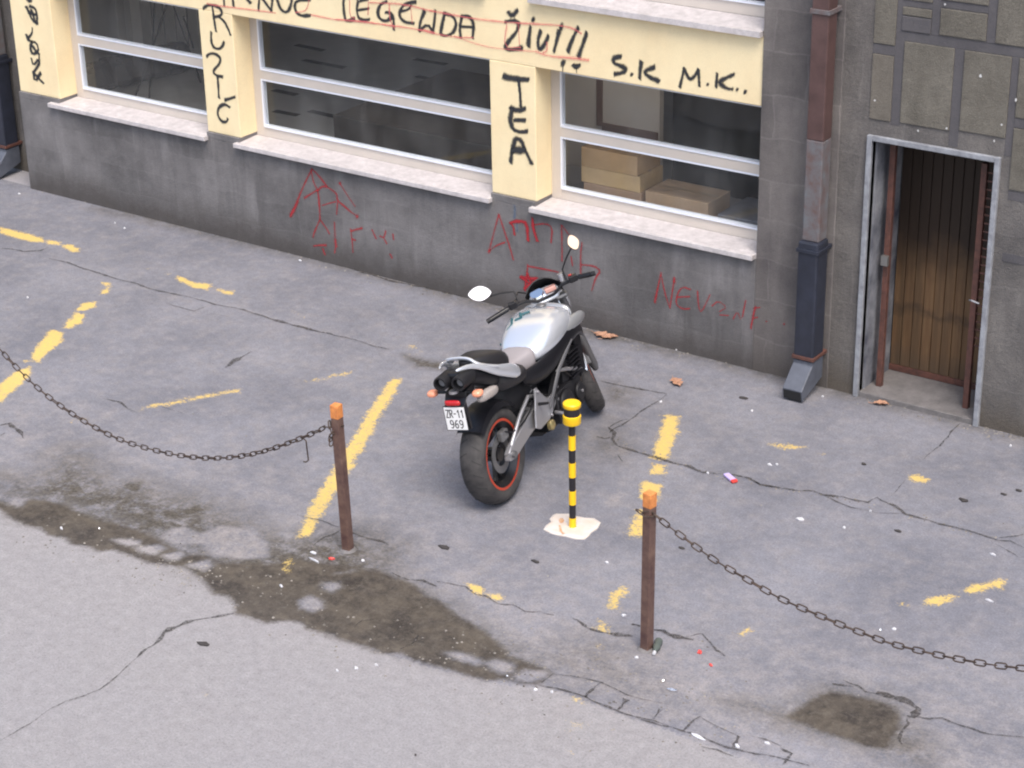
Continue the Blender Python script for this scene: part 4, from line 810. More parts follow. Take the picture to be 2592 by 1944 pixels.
pts = [G(zb, *q, .0) for q in [(65,1500),(90,1460),(145,1420),(130,1390),(165,1350),(200,1335),(330,1338),(410,1360),(500,1380),(600,1385),(665,1430),(640,1480),(620,1500),(570,1530),(540,1570),(500,1600),(400,1600),(300,1572),(220,1560),(140,1540)]]
cx = sum(p.x for p in pts)/len(pts); cy = sum(p.y for p in pts)/len(pts)
n = len(pts); vs = [(p.x, p.y, -.01) for p in pts]+[(p.x, p.y, .006) for p in pts]+[(cx+(p.x-cx)*.88, cy+(p.y-cy)*.88, .013) for p in pts]
mb = MB().add(vs, [(k, (k+1) % n, n+(k+1) % n, n+k) for k in range(n)]+[(n+k, n+(k+1) % n, 2*n+(k+1) % n, 2*n+k) for k in range(n)]+[tuple(range(2*n, 3*n))])
pd = mb.build('mortar_pad', padm, be); pd.location = -Vector(bo)
rs = [G(zb, *q, .0) for q in [(235,1400),(265,1395),(285,1420),(270,1445),(240,1450),(225,1425)]]
mb = MB().add([(p.x, p.y, .0155) for p in rs], [tuple(range(6))])
rs = [G(zb, *q, .0) for q in [(225,1470),(245,1475),(262,1540),(290,1560),(265,1565),(235,1530)]]; mb.add([(p.x, p.y, .0155) for p in rs], [tuple(range(6))])
o = mb.build('rust_stain', mat('rust stain', (.46, .21, .08), .8, var=.3, vscale=30, ramp2=(.62, .45, .32)), be); o.location = -Vector(bo)
# ------------------------------------------------------------ motorcycle (x right, y forward, z up, rear tyre contact at the origin)
M_tyre = mat('tyre rubber', (.062, .058, .058), .7, var=.25, vscale=9, spec=.35, ramp2=(.028, .027, .030))
M_rim = mat('black wheel rim', (.012, .012, .014), .28, spec=.6)
M_tape2 = mat('red rim tape', (.44, .05, .02), .4)
M_blkp = mat('black motorcycle plastic', (.010, .010, .013), .30, spec=.38)
M_blkm = mat('matt black metal', (.014, .014, .017), .5, spec=.35)
M_seat = mat('black seat vinyl', (.020, .019, .022), .42, spec=.4, bump=.1, bscale=300)
M_silv = mat('silver white paint', (.76, .79, .86), .22, metal=.6, coat=1.0)
M_alu = mat('brushed aluminium', (.46, .46, .49), .38, metal=.75)
M_alud = mat('grey cast metal', (.20, .20, .21), .42, metal=.6)
M_alud2 = mat('dark grey trim', (.10, .10, .11), .4)
M_baf = mat('sooty grey baffle', (.26, .26, .28), .6)
M_gpaint = mat('grey silver paint', (.36, .37, .39), .3, metal=.4, coat=.6)
M_chrome = mat('mirror glass', (.95, .95, .97), .03, metal=1.)
M_red = mat('red lens', (.45, .012, .015), .2, coat=.6); M_org = mat('clear orange indicator lens', (.85, .33, .20), .2, coat=.6)
M_plate = mat('white number plate', (.80, .80, .82), .4); M_ink = mat('plate ink', (.03, .03, .035), .5)
M_sheen = mat('pale seat sheen', (.30, .275, .29), .42, spec=.6)
bk = empty('motorcycle', (-6.735, 9.267, 0))
lean, hdg = R(10.44), R(9.96)
Bm = Matrix.Rotation(hdg, 4, 'Z') @ Matrix.Rotation(-lean, 4, 'Y')
bk.rotation_euler = Bm.to_euler()
tag(bk, 'silver and black naked motorcycle parked leaning on its stand between yellow lines', 'motorcycle')
AX0 = Vector((0, 1.057, 1.02)); AXD = Vector((0, -math.sin(R(25.5)), math.cos(R(25.5))))
SM = Matrix.Translation(AX0) @ Matrix.Rotation(R(33), 4, AXD) @ Matrix.Translation(-AX0)
S = lambda p: SM @ Vector(p)
def wheel(c, Rt, hw, Rr, disc_r, steer, rear):
    fx = S if steer else (lambda p: p)
    T = Rt-Rr
    prof = []
    for k in range(15):
        a = R(-118)+R(236)*k/14; prof.append((Rr+T*.42+T*.58*math.cos(a), hw*math.sin(a)*(1.0 if abs(math.sin(a)) < .9 else .98)))
    prof = [(Rr-.004, -hw*.72)]+prof+[(Rr-.004, hw*.72)]
    tm = MB().lathe(prof, c, 'x', 64, closed=True).xf(fx).build('tyre_tmp', M_tyre)
    rim = MB().lathe([(Rr+.002, -hw*.78), (Rr+.002, -hw*.70), (Rr-.035, -hw*.45), (Rr-.035, hw*.45), (Rr+.002, hw*.70), (Rr+.002, hw*.78), (Rr-.016, hw*.78), (Rr-.05, hw*.42), (Rr-.05, -hw*.42), (Rr-.016, -hw*.78)], c, 'x', 64, closed=True)
    rim.lathe([(0, -hw*.5), (.045, -hw*.5), (.045, hw*.6), (0, hw*.6)], c, 'x', 20)
    for k in range(3):
        for s_ in (-.22, .22):
            a = 2*math.pi*k/3+.5+s_
            rim.tube([Vector(c)+Vector((0, .035*math.cos(a-s_*2), .035*math.sin(a-s_*2))), Vector(c)+Vector((0, (Rr-.03)*math.cos(a), (Rr-.03)*math.sin(a)))], [.017, .014], 8)
    o = rim.xf(fx).build('rear_wheel' if rear else 'front_wheel', M_rim, bk, smooth=True)
    tm.parent = o; tm.name = 'tyre'; tm.data.name = 'tyre'
    tm.data.polygons.foreach_set('use_smooth', [True]*len(tm.data.polygons))
    for s_ in (1, -1):
        MB().lathe([(Rr+.0035, s_*hw*.775), (Rr+.004, s_*hw*.80), (Rr-.012, s_*hw*.80), (Rr-.012, s_*hw*.775)], c, 'x', 64, closed=True).xf(fx).build('rim_tape', M_tape2, o, smooth=True)
    for s_ in ((1,) if rear else (1, -1)):
        MB().lathe([(disc_r*.62, s_*hw*.62), (disc_r, s_*hw*.62), (disc_r, s_*hw*.62+.004), (disc_r*.62, s_*hw*.62+.004)], c, 'x', 48, closed=True).xf(fx).build('brake_disc', M_alud, o, smooth=True)
    # tread grooves
    gm_ = MB()
    for k in range(22):
        a0 = 2*math.pi*k/22
        for s_ in (1, -1):
            L = []
            for j in range(5):
                u = .15+.62*j/4; a = a0+.10*j/4+(.14 if s_ < 0 else 0); th = u*R(70); rr = Rr+T*.42+T*.585*math.cos(th); xx = s_*hw*1.008*math.sin(th)
                L.append((c[0]+xx, c[1]+rr*math.cos(a), c[2]+rr*math.sin(a)))
            gm_.tube(L, .0022, 4)
    gm_.xf(fx).build('tread_grooves', M_slot, o)
    return o
wheel((0, 0, .315), .315, .090, .222, .12, False, True)
wheel((0, 1.44, .300), .300, .060, .222, .155, True, False)
# swingarm
sa = MB()
for s_ in (1, -1):
    x = s_*.125
    sa.prism([(-.045, .285), (-.05, .335), (.0, .365), (.20, .425), (.42, .475), (.60, .455), (.62, .385), (.50, .36), (.25, .325), (.03, .275)], x-.018, x+.018, 'x')
    sa.tube([(x*1.02, .02, .36), (x*1.02, .20, .485), (x*1.0, .36, .555), (x*.95, .50, .50)], .014, 8)
sa.box((-.12, .40, .37), (.12, .50, .46))
arm = sa.build('swingarm', M_alu, bk, bevel=.006, smooth=35)
MB().lathe([(0, .143), (.022, .143), (.022, .165), (0, .168)], (0, 0, .315), 'x', 16).build('axle_nut', M_alud, arm, smooth=True)
MB().lathe([(0, -.143), (.022, -.143), (.022, -.165), (0, -.168)], (0, 0, .315), 'x', 16).build('axle_nut', M_alud, arm, smooth=True)
MB().prism([(-.06, .30), (-.10, .315), (-.10, .335), (-.04, .34)], .135, .145, 'x').build('adjuster', M_alu, arm)
cal = MB().box((.060, -.02, .40), (.105, .07, .47)).build('rear_caliper', M_alud, bk, bevel=.012)
# hugger over the rear tyre
hg = MB(); rings = []
for k in range(9):
    a = R(45+k*11); r_ = .335
    rings.append([(x, r_*math.cos(a)+0, .315+(r_+dz)*math.sin(a)) for x, dz in ((-.10, -.035), (-.085, .004), (0, .012), (.085, .004), (.10, -.035), (.085, -.004), (0, .004), (-.085, -.004))])
hg.loft(rings); hg.build('hugger', M_blkp, bk, smooth=50)
# engine and frame
en = MB().box((-.19, .62, .25), (.19, 1.00, .46))
en.body([(.80, .42, .66, .17), (.90, .40, .70, .19), (1.00, .42, .66, .17)], pw=.5)
en.lathe([(0, .19), (.085, .19), (.095, .205), (.07, .225), (0, .228)], (0, .72, .36), 'x', 28)
en.lathe([(0, .19), (.06, .19), (.06, .215), (0, .218)], (0, .93, .36), 'x', 24)
en.lathe([(0, -.19), (.07, -.19), (.075, -.215), (0, -.22)], (0, .93, .36), 'x', 24)
eng = en.build('engine', M_blkm, bk, bevel=.012, smooth=40)
fins = MB()
for k in range(7): fins.box((-.205, .86, .47+k*.028), (.205, 1.03, .478+k*.028))
fins.build('cooling_fins', M_blkp, eng)
MB().prism([(.55, .215), (1.02, .215), (1.10, .29), (1.05, .33), (.60, .26)], -.13, .13, 'x').build('belly_pan', M_blkm, bk, bevel=.02)
ex = MB()
for x in (-.12, -.04, .04, .12): ex.tube([(x, 1.02, .56), (x, 1.10, .50), (x*.95, 1.11, .36), (x*.8, 1.03, .235), (x*.6, .85, .20), (x*.4, .62, .20)], .019, 10)
ex.build('exhaust_header', mat('bronzed exhaust steel', (.16, .12, .09), .35, metal=.8), bk, smooth=True)
MB().tube([(.03, .62, .20), (.0, .50, .24), (.0, .30, .62), (0, .12, .76)], .03, 10).build('exhaust_link', M_blkm, bk, smooth=True)
ra = MB().box((-.155, 1.075, .42), (.155, 1.11, .72)).build('radiator', M_blkm, bk, bevel=.008)
for s_ in (1, -1):
    MB().prism([(1.04, .41), (1.13, .44), (1.13, .70), (1.06, .75), (1.02, .68)], s_*.158, s_*.178, 'x').build('radiator_shroud', M_blkp, bk, bevel=.01)
fr_ = []
for s_ in (1, -1):
    f_ = MB(); sec = [((.045, 1.07, .90), (.03, .055)), ((.13, .98, .82), (.022, .06)), ((.175, .82, .68), (.02, .06)), ((.175, .70, .57), (.02, .055)), ((.16, .60, .45), (.022, .06)), ((.15, .56, .34), (.022, .05))]
    rings = []
    for (x, y, z), (a, b) in sec:
        rings.append([(s_*(x+dx*a), y+dy*b*.5, z+dy*b*.9) for dx, dy in ((-1, -1), (1, -1), (1.15, 0), (1, 1), (-1, 1), (-1.1, 0))])
    f_.loft(rings); f_.build('frame_spar', M_blkm, bk, bevel=.004, smooth=45)
    # black side cover that sweeps from under the seat up to the tank shoulder
    cv = MB(); rings = []
    for (x, y, z), (a, b) in [((.10, .30, .70), (.03, .055)), ((.135, .45, .67), (.032, .075)), ((.165, .60, .69), (.030, .075)), ((.192, .76, .755), (.028, .066)), ((.205, .90, .80), (.026, .060)), ((.200, 1.03, .80), (.028, .062)), ((.17, 1.12, .72), (.025, .075))]:
        rings.append([(s_*(x+math.cos(t)*a), y-math.sin(t)*b*.35, z+math.sin(t)*b) for t in np.arange(0, 6.28, 6.2832/10)])
    cv.loft(rings).build('side_cover', M_blkp, bk, subdiv=1)
    MB().tube([(s_*.165, .52, .42), (s_*.185, .57, .52), (s_*.20, .66, .63), (s_*.215, .76, .70), (s_*.228, .86, .76)], [.008, .012, .014, .012, .006], 8, flat=.6).build('side_strip', M_alud2, bk, smooth=True)
MB().body([(.10, .50, .72, .07), (.25, .47, .74, .09), (.45, .45, .72, .10), (.62, .44, .70, .12)]).build('rear_subframe', M_blkm, bk, subdiv=1)
# tank
tk = MB().body([(.50, .74, .80, .08), (.52, .72, .845, .128), (.60, .715, .895, .168), (.70, .72, .945, .195), (.80, .735, .970, .205), (.90, .76, .972, .205), (.99, .79, .955, .180), (1.06, .82, .92, .13), (1.09, .84, .89, .08)], pw=.72).build('fuel_tank', M_silv, bk, subdiv=2)
MB().lathe([(0, .0), (.032, .0), (.036, .004), (.030, .010), (0, .011)], (0, .93, .968), 'z', 24).build('fuel_cap', M_alud, tk, smooth=True)
for s_ in (1, -1):
    sc_ = MB(); rings = []
    for (x, y, z), (a, b) in [((.165, .74, .80), (.02, .03)), ((.20, .86, .84), (.03, .05)), ((.215, 1.0, .85), (.03, .055)), ((.20, 1.13, .83), (.02, .04)), ((.18, 1.19, .81), (.008, .012))]:
        rings.append([(s_*(x+math.cos(t)*a), y, z+math.sin(t)*b) for t in np.arange(0, 6.28, 6.2832/8)])
    sc_.loft(rings).build('tank_scoop', M_gpaint, bk, subdiv=1)
# black angular tank marks on the rear left shoulder
em = MB()
for p0, p1 in (((-.165, .60), (-.135, .66)), ((-.135, .66), (-.16, .70)), ((-.15, .63), (-.11, .70)), ((-.11, .70), (-.135, .76)), ((-.10, .73), (-.06, .745)), ((-.06, .745), (-.085, .79)), ((-.08, .77), (-.02, .80))):
    def tz(x, y):
        hw = .135+(.205-.135)*min(1, max(0, (y-.60)/.2)); zt = .895+(.970-.895)*min(1, max(0, (y-.6)/.2)); zb = .72
        ca = min(.999, abs(x)/hw)**(1/.72); return (zb+zt)/2+(zt-zb)/2*abs(math.sqrt(1-ca*ca))**.72+.006
    em.tube([(p0[0], p0[1], tz(*p0)), ((p0[0]+p1[0])/2, (p0[1]+p1[1])/2, tz((p0[0]+p1[0])/2, (p0[1]+p1[1])/2)), (p1[0], p1[1], tz(*p1))], .009, 6)
MB().body([(.965, .80, .968, .186), (1.0, .80, .966, .180), (1.05, .815, .945, .145), (1.095, .84, .90, .085)], pw=.72).build('tank_front_shade', M_gpaint, tk, subdiv=2)  # grey overlay paints the duller reflection on the front of the silver tank
em.build('tank_emblem', mat('dark teal emblem', (.02, .10, .12), .4), tk)
# seats
MB().body([(.02, .72, .86, .10), (.10, .71, .83, .135), (.20, .70, .80, .155), (.30, .69, .795, .145), (.38, .69, .80, .12)], pw=.6).build('rider_seat', M_seat, bk, subdiv=2)
MB().body([(.27, .72, .800, .012), (.31, .71, .808, .035), (.39, .70, .820, .075), (.46, .69, .84, .112), (.535, .69, .862, .142)], pw=.6).build('seat_sheen', M_sheen, bk, subdiv=2)  # pale grey wedge paints the sheen on the front of the black seat
MB().body([(-.26, .90, .955, .045), (-.20, .86, .965, .085), (-.10, .83, .955, .128), (.0, .80, .935, .142), (.07, .78, .90, .13), (.10, .77, .84, .09)], pw=.6).build('pillion_seat', M_seat, bk, subdiv=2)
# tail
tl = MB().body([(.32, .62, .70, .07), (.20, .64, .78, .10), (.05, .70, .84, .115), (-.10, .76, .90, .115), (-.22, .82, .935, .105), (-.32, .87, .955, .085), (-.35, .90, .945, .05)], pw=.6).build('tail_unit', M_blkp, bk, subdiv=2)
for s_ in (1, -1):
    rings = []
    for (x, y, z), (a, b) in [((.155, .22, .745), (.006, .03)), ((.160, .15, .79), (.012, .048)), ((.155, .05, .835), (.016, .045)), ((.145, -.05, .875), (.018, .036)), ((.130, -.13, .915), (.018, .026)), ((.115, -.19, .955), (.014, .020)), ((.09, -.25, .985), (.012, .017)), ((.065, -.33, 1.000), (.012, .014)), ((.045, -.38, 1.002), (.006, .008))]:
        rings.append([(s_*(x+math.cos(t)*a), y+math.sin(t)*b*.3, z+math.sin(t)*b) for t in np.arange(0, 6.28, 6.2832/10)])
    MB().loft(rings).build('grab_rail', M_silv, bk, subdiv=1)
    c_ = (s_*.062, 0, .905)
    e_x = MB().lathe([(.036, -.24), (.047, -.26), (.047, -.40), (.043, -.412), (.034, -.412), (.034, -.37), (.0, -.365)], c_, 'y', 28).build('exhaust_outlet', M_blkm, bk, smooth=50)
    MB().lathe([(.0, -.374), (.024, -.374), (.026, -.367), (0, -.366)], c_, 'y', 20).build('outlet_baffle', M_baf, e_x, smooth=True)
MB().tube(chaikin([Vector(q) for q in [(-.14, -.03, .955), (-.135, -.11, .995), (-.04, -.125, 1.012), (.04, -.120, 1.005), (.085, -.125, .975), (.135, -.11, .955), (.165, -.02, .915)]], 2), .0125, 10, flat=1.5).build('grab_handle', M_silv, bk, smooth=True)
# plate holder, lights
hl = MB().loft([[(x, -.24+dy, .80+dz) for x, dy, dz in ((-.07, 0, 0), (.07, 0, 0), (.07, .02, .06), (-.07, .02, .06))], [(x, -.36+dy, .80+dz) for x, dy, dz in ((-.075, 0, 0), (.075, 0, 0), (.07, .01, .035), (-.07, .01, .035))], [(x, -.395+dy, .76+dz) for x, dy, dz in ((-.07, 0, 0), (.07, 0, 0), (.07, .03, .02), (-.07, .03, .02))], [(x, -.38+dy, .60+dz) for x, dy, dz in ((-.075, 0, 0), (.075, 0, 0), (.07, .03, 0), (-.07, .03, 0))]])
hold = hl.build('plate_holder', M_blkp, bk, bevel=.008, smooth=30)
MB().body([(-.405, .765, .81, .06), (-.42, .768, .80, .055), (-.427, .775, .792, .03)], pw=.5).build('tail_reflector', M_red, bk, subdiv=1)
MB().lathe([(0, 0), (.03, 0), (.03, .016), (0, .018)], (0, -.37, .835), 'z', 20).build('holder_cap', M_alu, hold)
pl = MB().box((-.076, -.4085, .603), (.076, -.4035, .763)).build('number_plate', M_blkp, bk, bevel=.003)
MB().box((-.070, -.4115, .609), (.070, -.4090, .757)).build('plate_face', M_plate, pl, bevel=.001)
GL = {'Z': [[(0,1),(1,1),(0,0),(1,0)]], 'R': [[(0,0),(0,1),(.8,1),(1,.8),(.8,.55),(0,.5)],[(.4,.5),(1,0)]], '-': [[(.15,.5),(.85,.5)]], '1': [[(.2,.75),(.6,1),(.6,0)]],
      '9': [[(.95,.6),(.7,.45),(.3,.45),(.05,.65),(.1,.9),(.4,1),(.8,.95),(.97,.7),(.9,.25),(.55,0),(.15,.05)]], '6': [[(.85,.97),(.45,.95),(.1,.6),(.05,.25),(.3,0),(.75,.03),(.95,.3),(.75,.55),(.3,.52),(.07,.35)]]}
ink = MB()
def write(txt, x0, z0_, w_, h_, gap):
    for ch in txt:
        for st_ in GL[ch]:
            L = [Vector((x0+u*w_, -.4122, z0_+v_*h_)) for u, v_ in st_]
            for a, b in zip(L[:-1], L[1:]):
                d = (b-a).normalized(); nn = Vector((-d.z, 0, d.x))*.0034; a = a-d*.002; b = b+d*.002
                ink.add([a-nn, b-nn, b+nn, a+nn], [(0, 1, 2, 3)])
        x0 += w_+gap
write('ZR-11', -.059, .691, .018, .048, .0072); write('969', -.043, .622, .023, .050, .009)
ink.build('plate_number', M_ink, pl)
for s_ in (1, -1):
    st_ = MB().tube([(s_*.05, -.335, .825), (s_*.125, -.345, .828)], .010, 8).build('indicator_stalk', M_blkp, bk, smooth=True)
    q = MB().body([(-.315, .815, .84, .014), (-.345, .803, .852, .024), (-.38, .806, .848, .022), (-.395, .815, .84, .012)], pw=.8).xf(lambda p: Vector((s_*.155+p.x*1.5, p.y, p.z))).build('indicator', M_org, st_, subdiv=1)
pn_ = MB().body([(-.30, .79, .83, .02), (-.20, .775, .84, .032), (-.10, .765, .83, .030), (-.04, .77, .81, .012)], pw=.7).xf(lambda p: Vector((p.x+.145, p.y-.055, p.z-.035))).build('side_panel', mat('beige grey panel', (.36, .325, .31), .45), bk, subdiv=1)
# foot rests and brackets
for s_ in (1, -1):
    b_ = MB().prism([(.30, .36), (.36, .33), (.50, .34), (.62, .40), (.63, .48), (.52, .47), (.44, .55), (.40, .60), (.37, .60), (.36, .54), (.33, .47)], s_*.165, s_*.178, 'x').build('footrest_bracket', M_alu, bk, bevel=.004)
    MB().tube([(s_*.17, .60, .345), (s_*.275, .575, .345)], [.013, .011], 8).build('foot_peg', M_alu, b_, smooth=True)
    MB().tube([(s_*.17, .39, .49), (s_*.26, .36, .51)], [.011, .009], 8).build('foot_peg', M_blkm, b_, smooth=True)
MB().tube([(.185, .60, .34), (.205, .72, .30), (.225, .80, .30)], [.008, .007, .010], 8).build('brake_pedal', M_alu, bk, smooth=True)
MB().lathe([(0, .165), (.035, .165), (.035, .19), (.018, .20), (0, .20)], (0, .50, .30), 'x', 20).build('pivot_cap', mat('brass coloured cap', (.55, .45, .22), .3, metal=.8), bk, smooth=True)
sd = MB().tube([(-.15, .62, .30), (-.24, .50, .12), (-.30, .44, .02)], [.013, .011, .010], 8).build('side_stand', M_blkm, bk, smooth=True)
# front end (turned left)
fk = MB()
for s_ in (1, -1):
    fk.tube([S((s_*.095, 1.057+ (1.02-.98)*0 -.0+.065, .93)), S((s_*.095, 1.225, .62)), S((s_*.095, 1.245, .58))], [.025, .025, .025], 14)
    fk.tube([S((s_*.095, 1.235, .60)), S((s_*.095, 1.38, .33)), S((s_*.095, 1.43, .28))], [.031, .030, .022], 14)
fk.build('front_fork', M_alud, bk, smooth=50)
MB().box((-.14, 1.08, .905), (.14, 1.17, .935)).xf(S).build('triple_clamp', M_alud, bk, bevel=.012)
MB().box((-.135, 1.15, .72), (.135, 1.23, .755)).xf(S).build('triple_clamp', M_blkm, bk, bevel=.01)
fd = MB(); rings = []
for k in range(9):
    a = R(52+k*14); r_ = .325
    hw_ = .062 if 0 < k < 8 else .04
    rings.append([(x, 1.44+r_*math.cos(a), .30+(r_+dz)*math.sin(a)) for x, dz in ((-hw_-.006, -.06), (-hw_, .0), (0, .014), (hw_, .0), (hw_+.006, -.06), (hw_-.003, -.004), (0, .008), (-hw_+.003, -.004))])
fd.loft(rings).xf(S).build('front_fender', M_silv, bk, smooth=60)
for s_ in (1, -1):
    MB().box((s_*.07-.02, 1.30, .36), (s_*.07+.02, 1.37, .46)).xf(S).build('front_caliper', M_alud, bk, bevel=.01)
    st_ = MB().tube([S((s_*.10, 1.19, .72)), S((s_*.13, 1.19, .72))], .009, 8).build('indicator_stalk', M_blkp, bk, smooth=True)
    MB().body([(-.03, -.012, .012, .012), (0, -.02, .02, .028), (.035, -.015, .015, .018)]).xf(lambda p: S((s_*.145+p.x*.8, 1.19+p.y*.8, .72+p.z*.8))).build('indicator', M_org, st_, subdiv=1)
# headlamp shell and visor, instruments
MB().body([(1.12, .78, .93, .08), (1.17, .74, .97, .125), (1.25, .72, .985, .14), (1.32, .73, .95, .12), (1.36, .78, .90, .07)], pw=.8).xf(S).build('headlamp_shell', M_silv, bk, subdiv=2)
vz = MB(); rings = []
for y, z, hw_ in ((1.33, .95, .10), (1.27, 1.01, .125), (1.20, 1.06, .13), (1.15, 1.085, .115)):
    rings.append([(hw_*u, y-.03*abs(u)**2, z-.055*abs(u)**2.2) for u in (-1, -.7, -.35, 0, .35, .7, 1)]+[(hw_*u, y-.03*abs(u)**2-.004, z-.055*abs(u)**2.2-.008) for u in (1, .7, .35, 0, -.35, -.7, -1)])
vz.loft(rings).xf(S).build('visor', M_blkp, bk, smooth=60)
ig = MB().body([(1.06, .98, 1.0, .07), (1.08, .965, 1.03, .10), (1.13, .97, 1.06, .115), (1.17, .99, 1.07, .10)], pw=.7).xf(S).build('instrument_panel', M_silv, bk, subdiv=1)
MB().lathe([(0, .012), (.045, .012), (.048, 0), (0, -.01)], (0, 0, 0), 'z', 28).xf(lambda p: S((p.x-.045, 1.098+p.y*.86, 1.045+p.z+p.y*.45))).build('dial', M_chrome, ig, smooth=True)
MB().box((.01, 1.07, 1.028), (.09, 1.13, 1.062)).xf(S).build('display', mat('orange lit dial face', (.55, .30, .26), .2, coat=.5), ig, bevel=.008)
# handlebar and controls
hb = MB().tube([S(p) for p in [(-.385, .93, 1.015), (-.25, .965, 1.025), (-.13, 1.02, 1.01), (-.06, 1.06, .965), (.06, 1.06, .965), (.13, 1.02, 1.01), (.25, .965, 1.025), (.335, .943, 1.02)]], .011, 10).build('handlebar', M_blkm, bk, smooth=True)
for s_ in (1, -1):
    g_ = MB().tube([S((s_*.255, .963, 1.025)), S((s_*(.385 if s_ < 0 else .335), .93, 1.015))], .0175, 12).build('grip', M_blkp, hb, smooth=True)
    MB().tube([S((s_*(.386 if s_ < 0 else .336), .93, 1.015)), S((s_*(.41 if s_ < 0 else .36), .924, 1.013))], .0165, 12).build('bar_end', M_blkm, g_, smooth=True)
    MB().box((-.03, -.025, -.022), (.03, .03, .025)).xf(lambda p: S((s_*.215+p.x, .978+p.y, 1.028+p.z))).build('switch_box', M_blkp, hb, bevel=.008)
    MB().tube([S((s_*.20, 1.02, 1.025)), S((s_*.27, 1.045, 1.01)), S((s_*(.38 if s_ < 0 else .33), 1.02, 1.0))], [.009, .007, .006], 8).build('lever', M_blkm, hb, smooth=True)
    MB().tube([S((s_*.17, 1.00, 1.03)), S((s_*.175, 1.03, 1.10)), S((-.25, 1.01, 1.13)) if s_ < 0 else S((.225, 1.01, 1.16)), S((-.345, .99, 1.15)) if s_ < 0 else S((.285, .99, 1.215))], [.0075, .006, .006, .006], 8).build('mirror_stem', M_blkm, hb, smooth=True)
MB().lathe([(0, 0), (.022, 0), (.022, .05), (0, .052)], (0, 0, 0), 'z', 18).xf(lambda p: S((.15+p.x, 1.04+p.y, 1.03+p.z))).build('brake_reservoir', M_alu, hb, smooth=True)
MB().lathe([(0, 0), (.013, 0), (.012, .006), (0, .008)], (0, 0, 0), 'z', 14).xf(lambda p: S((.205+p.x, .985+p.y, 1.055+p.z))).build('stop_switch', M_red, hb, smooth=True)
MB().tube([(.205, .66, .608), (.20, .80, .565), (.18, .98, .495), (.165, 1.06, .46)], [.010, .013, .016, .018], 10).build('engine_guard', M_alu, bk, smooth=True)
def mirror(c, up_, nrm, wd_, ht_, gm_=None):
    c, up_, nrm = Vector(c), Vector(up_).normalized(), Vector(nrm).normalized(); rt = up_.cross(nrm).normalized(); up_ = nrm.cross(rt)
    def ring(sx, k):
        o_ = []
        for i in range(20):
            a = 2*math.pi*i/20; ca, sa = math.cos(a), math.sin(a); 
            o_.append(c+rt*(wd_/2*sx*math.copysign(abs(ca)**1.1, ca))+up_*(ht_/2*sx*math.copysign(abs(sa)**1.45, sa))+nrm*k)
        return o_
    s2 = MB().loft([ring(1, .004), ring(1.03, -.004), ring(.8, -.025), ring(.4, -.036)]).build('mirror_shell', M_blkp, hb, smooth=60)
    MB().loft([ring(.96, .0045), ring(.955, .0075)]).build('mirror_glass', gm_ or M_chrome, s2, smooth=30)
BI = Bm.to_3x3().inverted(); camdir = (Vector((0, 0, CAMZ))-Vector((-6.8, 10., 1.1))).normalized()
def nrm_for(refl):     # surface normal (local) that sends the view towards a world direction
    return BI @ (camdir+Vector(refl).normalized()).normalized()
MIRL, MIRR = S((-.380, .985, 1.19)), S((.312, .985, 1.245))
mirror(MIRL, (0, .1, 1), nrm_for((.2, -.75, .9)), .16, .105)
mirror(MIRR, (-.45, .25, 1), nrm_for((.75, -.45, .75)), .078, .105, mat('mirror glass with painted reflection', (.50, .40, .32), .05, metal=1.))  # warm cream reflection is painted into the right mirror's glass colour
sp_ = MB(); L_ = []
for k in range(90):
    t = k/89; a = t*2*math.pi*7; L_.append((.075+.032*math.cos(a), .40+t*.10+.032*math.sin(a)*.3, .42+t*.24+.03*math.sin(a)*.2))
sp_.tube(L_, .006, 6).build('shock_spring', M_alud, bk, smooth=True)
for pts_ in ([(-.06, 1.10, .86), (-.10, 1.02, .80), (-.12, .90, .70)], [(.06, 1.12, .88), (.12, 1.10, .76), (.15, 1.02, .62), (.14, .9, .5)], [(.14, .40, .52), (.15, .28, .46), (.135, .10, .42), (.10, .02, .46)], [(.19, .74, .60), (.20, .84, .50), (.17, .96, .42)]):
    MB().tube(chaikin([Vector(q) for q in pts_], 2), .005, 6).build('hose', M_blkp, bk, smooth=True)
for q in [(.182, .64, .42), (.182, .66, .50), (.182, .52, .36), (.232, .72, .36), (.218, .93, .36), (.18, .40, .57)]:
    MB().lathe([(0, 0), (.010, 0), (.010, .008), (0, .010)], q, 'x', 10).build('bolt', M_alu, bk, smooth=True)
MB().tube([(0.0, .548, .838), (.06, .545, .825), (.11, .54, .79)], .0025, 5).build('seat_seam', M_slot, bk)
# cables
MB().tube([S((-.20, 1.02, 1.02)), S((-.16, 1.14, 1.06)), S((-.06, 1.20, .98)), S((.0, 1.12, .82))], .0045, 6).build('clutch_cable', M_blkp, hb, smooth=True)
MB().tube([S((.15, 1.05, 1.05)), S((.13, 1.15, 1.03)), S((.11, 1.2, .85)), S((.10, 1.28, .55))], .0045, 6).build('brake_hose', M_blkp, hb, smooth=True)

for o_ in list(bk.children):
    k_ = o_.name.split('.')[0]; bb = o_.bound_box; xm_ = (bb[0][0]+bb[6][0])/2
    if k_ in ('tail_unit', 'exhaust_outlet', 'plate_holder', 'tail_reflector', 'number_plate', 'indicator_stalk', 'side_panel') and max(c[1] for c in bb) < .5: o_.location = (.015, .035, .035)
    if k_ == 'pillion_seat': o_.location = (.015, .125, .040)
    if k_ == 'grab_rail': o_.location = (.015, .035, .012) if xm_ > 0 else (.0, .035, .03)
    if k_ == 'instrument_panel': o_.location = (.01, -.0, -.045)
    if k_ in ('fuel_tank', 'seat_sheen', 'rider_seat'): o_.location = (.035, 0, -.008)
    if k_ == 'fuel_tank': o_.scale = (1.02, 1, 1)
    if k_ in ('tank_scoop', 'side_cover', 'side_strip'): o_.location = (.02, 0, -.012)
